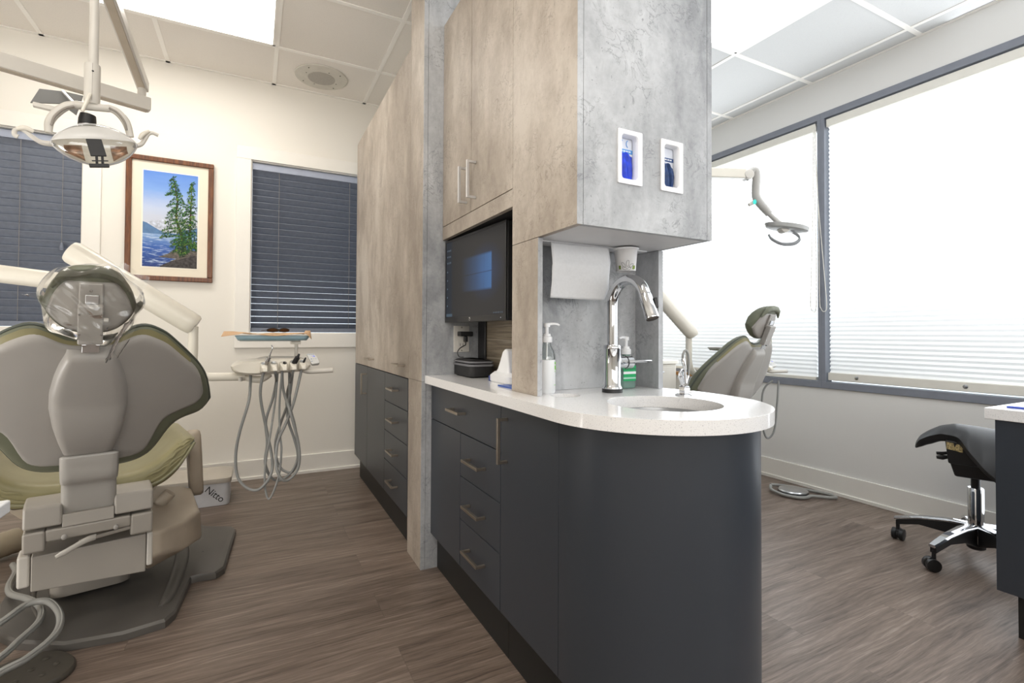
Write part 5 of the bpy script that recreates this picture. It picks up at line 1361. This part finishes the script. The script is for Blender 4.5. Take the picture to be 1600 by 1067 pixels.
def frond(u, v, du, dv, L):
    # drooping spray made of small needle strokes
    n = max(5, int(L * 60))
    for k in range(n):
        s = k / n
        bu = u + du * L * s; bv = v + dv * L * s - .06 * s * s
        for _ in range(3):
            a = rnd.uniform(-2.4, -.7) if rnd.random() < .75 else rnd.uniform(.2, 2.9)
            ln = rnd.uniform(.03, .062) * (1.05 - .45 * s); w = rnd.uniform(.010, .019)
            ex_, ey_ = math.cos(a) * ln * 1.6, math.sin(a) * ln * .62
            mi = 7 + (0 if rnd.random() < .42 else 1 if rnd.random() < .72 else 2)
            pm.poly_uv([(bu - w, bv), (bu + ex_ * .5, bv + ey_ * .5 + .006), (bu + ex_, bv + ey_), (bu + ex_ * .4 + w, bv + ey_ * .4 - .004)], mi, 9 + rnd.random() * 14)
def at(tr, v):
    return interp([(b, a) for a, b in tr], v)
for tr, vt, vb, reach in ((tr1, .95, .27, .36), (tr2, .92, .24, .24)):
    v = vt
    while v > vb:
        k = (vt - v) / (vt - vb); u = at(tr, v)
        for sgn in (-1, 1):
            L = reach * (.18 + .9 * k ** .7) * rnd.uniform(.55, 1.15) * (1 if sgn < 0 else .75)
            frond(u, v, sgn, rnd.uniform(-.05, .12), L)
        v -= rnd.uniform(.030, .052)
for _ in range(26): frond(rnd.uniform(.62, .98), rnd.uniform(.17, .3), rnd.choice((-1, 1)), 0, .1)
obj('picture_sheet', pm, [sky.m, wat.m, MTN, SNOW, ROCK, ROCKD, TRUNK] + LEAVES, t, flat=True)
# ================================================================= right room
FR[0] = Matrix.Identity(4)
# second dental light: boom, elbow and flat ring-handled head
LT = V((2.232, 1.648, 1.66))
T = thing('dental_light', 'small dental light with ring handles on a bent arm before the far window', 'dental light', (2.23, 1.65, 1.5))
LG2 = mk('pale_grey_arm', (.40, .39, .37), .35, var=.03)
obj('boom', MB().bar((1.50, 2.01, 1.822), (2.182, 1.672, 1.805), .045, .048), CREAMP, T, bevel=.006)
obj('boom_post', MB().tube([(1.53, 1.995, 1.80), (1.53, 1.995, 2.647)], .028, 20), CREAMP, T)
dB = V((.888, -.46, 0))
obj('knuckle', MB().lathe(V((2.192, 1.666, 1.80)) - V((.46, .888, 0)) * .026, [(.0, 0), (.021, .001), (.024, .004), (.024, .048), (.021, .052), (.0, .052)], 26, axis=(.46, .888, 0)), CREAMG, T)
obj('knuckle_ring', MB().lathe(V((2.196, 1.664, 1.797)), [(.0247, -.004), (.0247, .004)], 24, axis=(.9, -.3, -.35)), STEEL, T)
el = [LT + V((0, 0, z)) + dB * d for d, z in ((-.035, .150), (-.012, .165), (.0, .155), (.003, .12), (.0, .08), (.0, .042), (.006, .022), (.02, .0), (.05, -.034), (.066, -.054))]
obj('elbow', MB().tube(spline(el, 4), [.017, .019, .0195, .0195, .0195, .0195, .02, .02, .019, .0165], 20), LG2, T)
sc_ = [LT + V((0, 0, z)) + dB * d for d, z in ((.06, -.048), (.10, -.085), (.145, -.128))]
obj('fork', MB().tube(sc_, [.011, .012, .015], 16).tube([p + V((.01, .02, .012)) for p in sc_], [.006, .007, .006], 10), LG2, T)
obj('status_light', MB().ball(LT + V((0, 0, .004)) + dB * -.012 - V((.46, .888, 0)) * .012, .008, .008, .012), emis('teal_glow', (.1, .85, .75), .9), T)
obj('knob', MB().tube([LT + V((0, 0, .004)) + dB * -.014, LT + V((0, 0, -.008)) + dB * -.036], [.010, .009, .008], 16), CREAMG, T)
obj('head_pivot', MB().lathe(LT + V((0, 0, -.126)) + dB * .139 - V((.46, .888, 0)) * .02, [(.0, 0), (.021, .001), (.023, .004), (.023, .04), (.0, .041)], 24, axis=(.46, .888, 0)), CREAMG, T)
# shallow head seen edge-on
hc = LT + V((0, 0, -.122)) + dB * .155
m = MB(); rings = []
for s, z in ((.80, -.012), (.95, -.008), (1.0, .008), (.98, .011)):
    rings.append([hc + dB * (.108 * s * math.cos(a)) + V((.46, .888, 0)) * (.06 * s * math.sin(a)) + V((0, 0, z - .13 * .108 * s * math.cos(a))) for a in [2 * PI * k / 40 for k in range(40)]])
m.loft(rings); obj('lamp_head', m, mk('grey_lamp_head', (.30, .30, .29), .4), T, angle=40)
for sgn, off in ((0, 0), (1, .028)):
    pts = [hc + dB * (d + off) + V((.46, .888, 0)) * (off * 1.6) + V((0, 0, z)) for d, z in ((.02, -.012), (.055, -.035), (.062, -.055), (.04, -.074), (.0, -.08), (-.04, -.074), (-.08, -.052), (-.092, -.034))]
    obj('ring_handle', MB().tube(spline(pts, 6), [.004, .0045, .0045, .0045, .005, .0055], 10), mk('grey_handle', (.25, .26, .27), .4) if not sgn else bpy.data.materials['grey_handle'], T)

# second delivery unit behind the second chair
DD = Matrix.Translation(V((2.70, 2.08, .752))) @ Matrix.Rotation(math.atan2(-.46, .888), 4, 'Z')
delivery_unit('cream dental delivery unit behind the second chair, below the far window', DD, False)
FR[0] = Matrix.Identity(4)
AT = thing('support_arm', 'thick cream tubular arm rising behind the second dental chair', 'arm', (2.04, 1.87, .6))
obj('arm_tube', MB().tube([(1.66, 2.06, 1.47), (1.70, 2.04, 1.42), (2.02, 1.885, 1.022), (2.035, 1.875, 1.0), (2.04, 1.873, .992)], [.034, .036, .036, .034, .028], 26), CREAMP, AT)
obj('arm_elbow', MB().tube(spline([(2.025, 1.89, 1.0), (2.025, 1.89, .92), (2.025, 1.89, .86), (2.04, 1.885, .81), (2.08, 1.87, .775), (2.14, 1.90, .752), (2.25, 2.0, .735), (2.36, 2.02, .728)], 6), .0165, 18), CREAMP, AT)
obj('arm_post', MB().tube([(1.66, 2.06, 1.48), (1.66, 2.06, .001)], .032, 20), CREAMP, AT)
hosething('control_hose', 'dark grey hose hanging behind the second dental chair under the delivery unit', [(2.66, 1.86, .735), (2.64, 1.89, .70), (2.63, 1.905, .64), (2.635, 1.91, .5), (2.66, 1.90, .40), (2.70, 1.88, .44), (2.715, 1.87, .6), (2.72, 1.865, .73)], .0055, HOSE)
t = thing('instrument_tray', 'grey instrument tray beyond the second dental chair, seen edge-on', 'tray', (2.40, 2.08, .885))
FR[0] = DD @ Matrix.Translation(V((-.064, -2.2, -.82)))
rr1 = rrect(-.11, .19, 2.17, 2.31, .02); rr2 = rrect(-.12, .20, 2.16, 2.32, .022)
m = MB(); m.loft([[(x, y, .9688) for x, y in rr1], [(x, y, .9835) for x, y in rr2]], cap=False); m.poly([(x, y, .9688) for x, y in rr1])
obj('pan', m, mk('grey_tray', (.33, .34, .30), .4), t, solid=.0025, angle=50)
obj('rim', MB().tube([(x, y, .9845) for x, y in rr2] + [(rr2[0][0], rr2[0][1], .9845)], .0022, 6), TAUPED, t)
FR[0] = Matrix.Identity(4)
BEIGE = mk('beige_console', (.62, .585, .52), .45, var=.02)
t = thing('supply_console', 'beige supply console with pale top behind the island under the far window', 'console', (2.85, 3.22, 0))
FR[0] = Matrix.Translation((.80, .62, -.045))
obj('body', MB().prism(rrect(1.86, 2.30, 2.40, 2.86, .02), 'z', .075, .80), BEIGE, t, bevel=.003)
obj('top', MB().prism(rrect(1.845, 2.32, 2.385, 2.88, .03), 'z', .801, .832), CREAMP, t, bevel=.006)
obj('plinth', MB().prism(rrect(1.89, 2.27, 2.44, 2.82, .02), 'z', .046, .075), KICK, t)
for k in range(3):
    dr = obj('drawer', MB().box(1.89, 2.27, 2.392, 2.4, .09 + k * .235, .31 + k * .235), BEIGE, t, bevel=.003)
    obj('drawer_pull', MB().bar((2.02, 2.385, .27 + k * .235), (2.14, 2.385, .27 + k * .235), .012, .014), STEEL, dr, bevel=.002)
FR[0] = Matrix.Identity(4)
t = thing('wall_shelf', 'amber-brown edged ledge on the right wall behind the second chair', 'ledge', (3.18, 3.0, .655))
obj('ledge_board', MB().box(3.20, 3.249, 2.75, 3.4, .655, .682), mk('amber_wood', (.36, .17, .04), .5, var=.2), t, bevel=.002)

# foot control by the right wall
t = thing('foot_control', 'round chrome-topped foot control with coiled grey hose on the floor by the right wall', 'foot control', (3.03, 1.95, 0))
fcx, fcy = 3.015, 1.972
obj('base', MB().lathe((fcx, fcy, .001), [(.085, 0), (.088, .008), (.085, .018), (.0, .018)], 40), BLACK, t)
obj('disc', MB().lathe((fcx, fcy, .019), [(.083, 0), (.084, .008), (.079, .014), (.05, .017), (.0, .0175)], 40), STEEL, t)
obj('hose', MB().tube(spline([(2.98, 2.10, .03), (3.06, 2.075, .02), (3.14, 1.97, .012), (3.175, 1.86, .012), (3.165, 1.80, .012), (3.135, 1.795, .012), (3.08, 1.84, .013), (3.04, 1.875, .013), (2.99, 1.87, .013), (2.94, 1.895, .013), (2.91, 1.97, .014), (2.92, 2.05, .02), (2.98, 2.10, .026)], 8), .0095, 10), HOSEL, t)

# saddle stool
SX, SY = 2.862, 1.025
T = thing('saddle_stool', 'black saddle stool on a chrome five-star base with casters beside the right work counter', 'stool', (SX, SY, 0))
LEATH = mk('black_vinyl', (.011, .011, .012), .42, var=.1, scale=8, bump=.1, bscale=500)
def S(a, b, z):   # a: towards the image right, b: towards the camera
    a /= 1.366
    return V((SX + .337 * a - .941 * b, SY - .941 * a - .337 * b, z))
NA, NB = 44, 24
def wid(a):       # half-width of the saddle along its length
    return interp([(-.285, .018), (-.275, .038), (-.25, .055), (-.2, .066), (-.12, .078), (-.07, .10), (-.03, .16), (.03, .205), (.09, .225), (.15, .22), (.2, .18), (.225, .10), (.232, .03)], a)
def crest(a):
    return interp([(-.285, .492), (-.262, .528), (-.22, .556), (-.16, .585), (-.09, .60), (0, .597), (.1, .59), (.2, .592), (.232, .585)], a)
def drop(a): return interp([(-.285, .01), (-.15, .03), (-.07, .05), (-.03, .09), (.04, .15), (.10, .185), (.18, .17), (.232, .05)], a)
def thick(a): return interp([(-.285, .02), (-.26, .05), (-.2, .06), (-.1, .055), (.0, .055), (.232, .04)], a)
top, botg = [], []
m = MB()
for i in range(NA + 1):
    a = lerp(-.285, .232, i / NA); r1, r2_ = [], []
    for j in range(NB + 1):
        s = 2 * j / NB - 1; ss = math.sin(s * PI / 2)
        z = crest(a) - drop(a) * abs(ss) ** 2.1
        e = math.sqrt(max(0, 1 - ss * ss))
        r1.append(m.v(S(a, ss * wid(a), z)))
        r2_.append(m.v(S(a, ss * wid(a) * .96, z - thick(a) * (.12 + .88 * e ** .7) - .004)))
    top.append(r1); botg.append(r2_)
for G in (top, botg):
    for i in range(NA):
        for j in range(NB): m.f([G[i][j], G[i + 1][j], G[i + 1][j + 1], G[i][j + 1]])
for i in range(NA):
    for j in (0, NB): m.f([top[i][j], top[i + 1][j], botg[i + 1][j], botg[i][j]])
for i in (0, NA):
    for j in range(NB): m.f([top[i][j], top[i][j + 1], botg[i][j + 1], botg[i][j]])
obj('seat', m, LEATH, T, angle=80, sub=1)
def sbox(mb, a0, a1, b0, b1, z0, z1, k=1.0):
    pts = []
    for z, kk in ((z0, k), (z1, 1)):
        for b in (b0, b1):
            for a in (a0, a1): pts.append(S(a * kk + (1 - kk) * (a0 + a1) / 2, b * kk, z))
    return mb.hexa(pts)
obj('seat_pan', sbox(MB(), -.135, .14, -.10, .09, .43, .532, .9), BLACK, T, bevel=.006)
obj('mechanism', sbox(MB(), -.115, .13, -.075, .075, .372, .435, .82), BLACK, T, bevel=.008)
obj('worn_padding', MB().grid(lambda u, v: S(lerp(-.128, -.055, u), .0915 + .004 * math.sin(9 * u), lerp(.497, .528, v) - .01 * u), 8, 4), mk('worn_foam', (.42, .33, .16), .8, var=.7, scale=180), T)
for k, zz in enumerate((.452, .470)):
    obj('adjust_lever', MB().tube(spline([S(-.07, .03, zz + .006), S(-.12, .04, zz), S(-.15, .045, zz - .004), S(-.178, .05, zz - .006)], 4), [.006, .007, .012 if k == 0 else .007, .007], 12, flat=.6), BLACK, T)
obj('gas_lift', MB().lathe((SX, SY, 0), [(.0165, .31), (.0165, .40)], 24), BLACK, T)
obj('lift_tube', MB().lathe((SX, SY, 0), [(.028, .13), (.0285, .32), (.026, .324), (.018, .325)], 32), CHROME, T)
obj('base_hub', MB().lathe((SX, SY, 0), [(.030, .072), (.036, .09), (.036, .15), (.030, .162), (.0, .163)], 32), CHROME, T)
obj('hub_socket', MB().lathe((SX, SY, 0), [(.028, .055), (.033, .06), (.033, .10)], 24), BLACK, T)
ang0 = math.atan2(1.068 - SY, 2.545 - SX)
angs = [math.atan2(1.261 - SY, 2.755 - SX)]
base_ang = math.radians(172)
for k in range(5):
    a = base_ang + math.radians(-72 * k) 
    d = V((math.cos(a), math.sin(a), 0)); s = V((-math.sin(a), math.cos(a), 0))
    c0 = V((SX, SY, 0))
    L = .285
    m = MB(); rings = []
    for r, w, zt, zb in ((.02, .026, .163, .085), (.10, .024, .160, .095), (.20, .020, .142, .100), (.27, .017, .120, .088), (L + .012, .014, .112, .085)):
        p = c0 + d * r
        rings.append([p + s * w + V((0, 0, zt - .006)), p + s * (w * .7) + V((0, 0, zt)), p - s * (w * .7) + V((0, 0, zt)), p - s * w + V((0, 0, zt - .006)), p - s * w * .8 + V((0, 0, zt - .012)), p + s * w * .8 + V((0, 0, zt - .012))])
    m.loft(rings); lg = obj('base_arm', m, CHROME, T, angle=40)
    m = MB(); rings = []
    for r, w, zt, zb in ((.03, .022, .150, .07), (.10, .019, .148, .098), (.20, .016, .130, .102), (L + .006, .012, .099, .075)):
        p = c0 + d * r
        rings.append([p + s * w + V((0, 0, zt)), p - s * w + V((0, 0, zt)), p - s * w + V((0, 0, zb)), p + s * w + V((0, 0, zb))])
    m.loft(rings); obj('arm_underside', m, BLACK, lg, bevel=.003)
    w0 = c0 + d * L
    cs_ = obj('caster', MB().tube([w0 + V((0, 0, .052)), w0 + V((0, 0, .086))], .008, 12), BLACK, T)
    ax = (s * math.cos(.6 + k) + d * math.sin(.6 + k)).normalized(); cc = w0 + V((0, 0, .0275)) + (ax.cross(V((0, 0, 1)))) * .008
    obj('wheel', MB().lathe(cc - ax * .025, [(.020, 0), (.0265, .002), (.0268, .018), (.022, .020), (.022, .030), (.0268, .032), (.0265, .048), (.020, .05)], 28, axis=ax), BLACK, cs_)
    obj('caster_hood', MB().tube([cc - ax * .008 + V((0, 0, .012)), cc + ax * .008 + V((0, 0, .012))], .0185, 16), BLACK, cs_)

# right work counter
t = thing('work_cabinet', 'charcoal work cabinet at the right edge of the frame', 'cabinet', (2.55, .1, 0))
obj('carcass', MB().box(2.251, 2.85, -.8, .745, .145, .716), GREY, t)
obj('door', MB().box(2.232, 2.25, .20, .747, .145, .716), GREY, t, bevel=.0012)
obj('door', MB().box(2.232, 2.25, -.35, .197, .145, .716), GREY, t, bevel=.0012)
obj('toe_kick', MB().box(2.262, 2.80, -.75, .703, 0, .146), KICK, t)
wt = obj('countertop', MB().box(2.222, 2.87, -.82, .772, .7165, .755), QUARTZ, None, bevel=.003)
setp(wt, 'white speckled quartz work top at the right edge of the frame', 'countertop')
t = thing('blue_folder', 'blue edged folder lying on the right work top', 'folder', (2.42, .55, .7552))
obj('cover', MB().box(2.285, 2.60, .40, .735, .7553, .7605), mk('royal_blue_cover', (.02, .06, .42), .4), t, bevel=.001)
obj('sheet', MB().box(2.30, 2.59, .41, .725, .7606, .7615), WHITEP, t)

# ================================================================= light
w = bpy.data.worlds.new('daylight'); scene.world = w; w.use_nodes = True
bg = w.node_tree.nodes['Background']; bg.inputs['Color'].default_value = (.86, .93, 1, 1); bg.inputs['Strength'].default_value = 1.6
def area(name, loc, size, sizey, power, col, rot=(0, 0, 0)):
    l = bpy.data.lights.new(name, 'AREA'); l.shape = 'RECTANGLE'; l.size = size; l.size_y = sizey; l.energy = power; l.color = col
    o = bpy.data.objects.new(name, l); o.location = loc; o.rotation_euler = rot; COL.objects.link(o); return o
# unseen fill lamps added for brightness, then sky light from the big shaded windows
area('added_fill_behind_camera', (-.4, -2.1, 1.75), 2.8, 1.6, 66, (1, .975, .94), (math.radians(124), 0, 0))  # unseen lamp added behind the camera to lift fronts and ceiling
l_ = area('added_fill_low_left', (-1.75, 1.5, .45), .6, .6, 15, (1, .97, .93))  # unseen low lamp added to brighten the left ceiling
l_.rotation_euler = (V((-.2, 3.3, 2.73)) - V((-1.75, 1.5, .45))).to_track_quat('-Z', 'Y').to_euler()
area('added_fill_behind_right', (2.2, -2.1, 1.6), 1.8, 1.6, 24, (.95, .98, 1), (math.radians(108), 0, 0))  # unseen lamp added to fill the right side from behind
area('window_daylight_far', (XR - .03, 2.8, 1.5), 1.7, 1.5, 13, (.90, .95, 1), (0, math.radians(90), 0))
area('window_daylight_near', (XR - .03, .5, 1.5), 2.7, 1.5, 23, (.90, .95, 1), (0, math.radians(90), 0))

scene.view_settings.view_transform = 'Standard'
scene.view_settings.look = 'None'
scene.view_settings.exposure = 0.28
scene.cycles.use_denoising = True
scene.cycles.max_bounces = 10; scene.cycles.diffuse_bounces = 6; scene.cycles.transparent_max_bounces = 16
scene.cycles.sample_clamp_indirect = 6
scene.cycles.caustics_reflective = False; scene.cycles.caustics_refractive = False
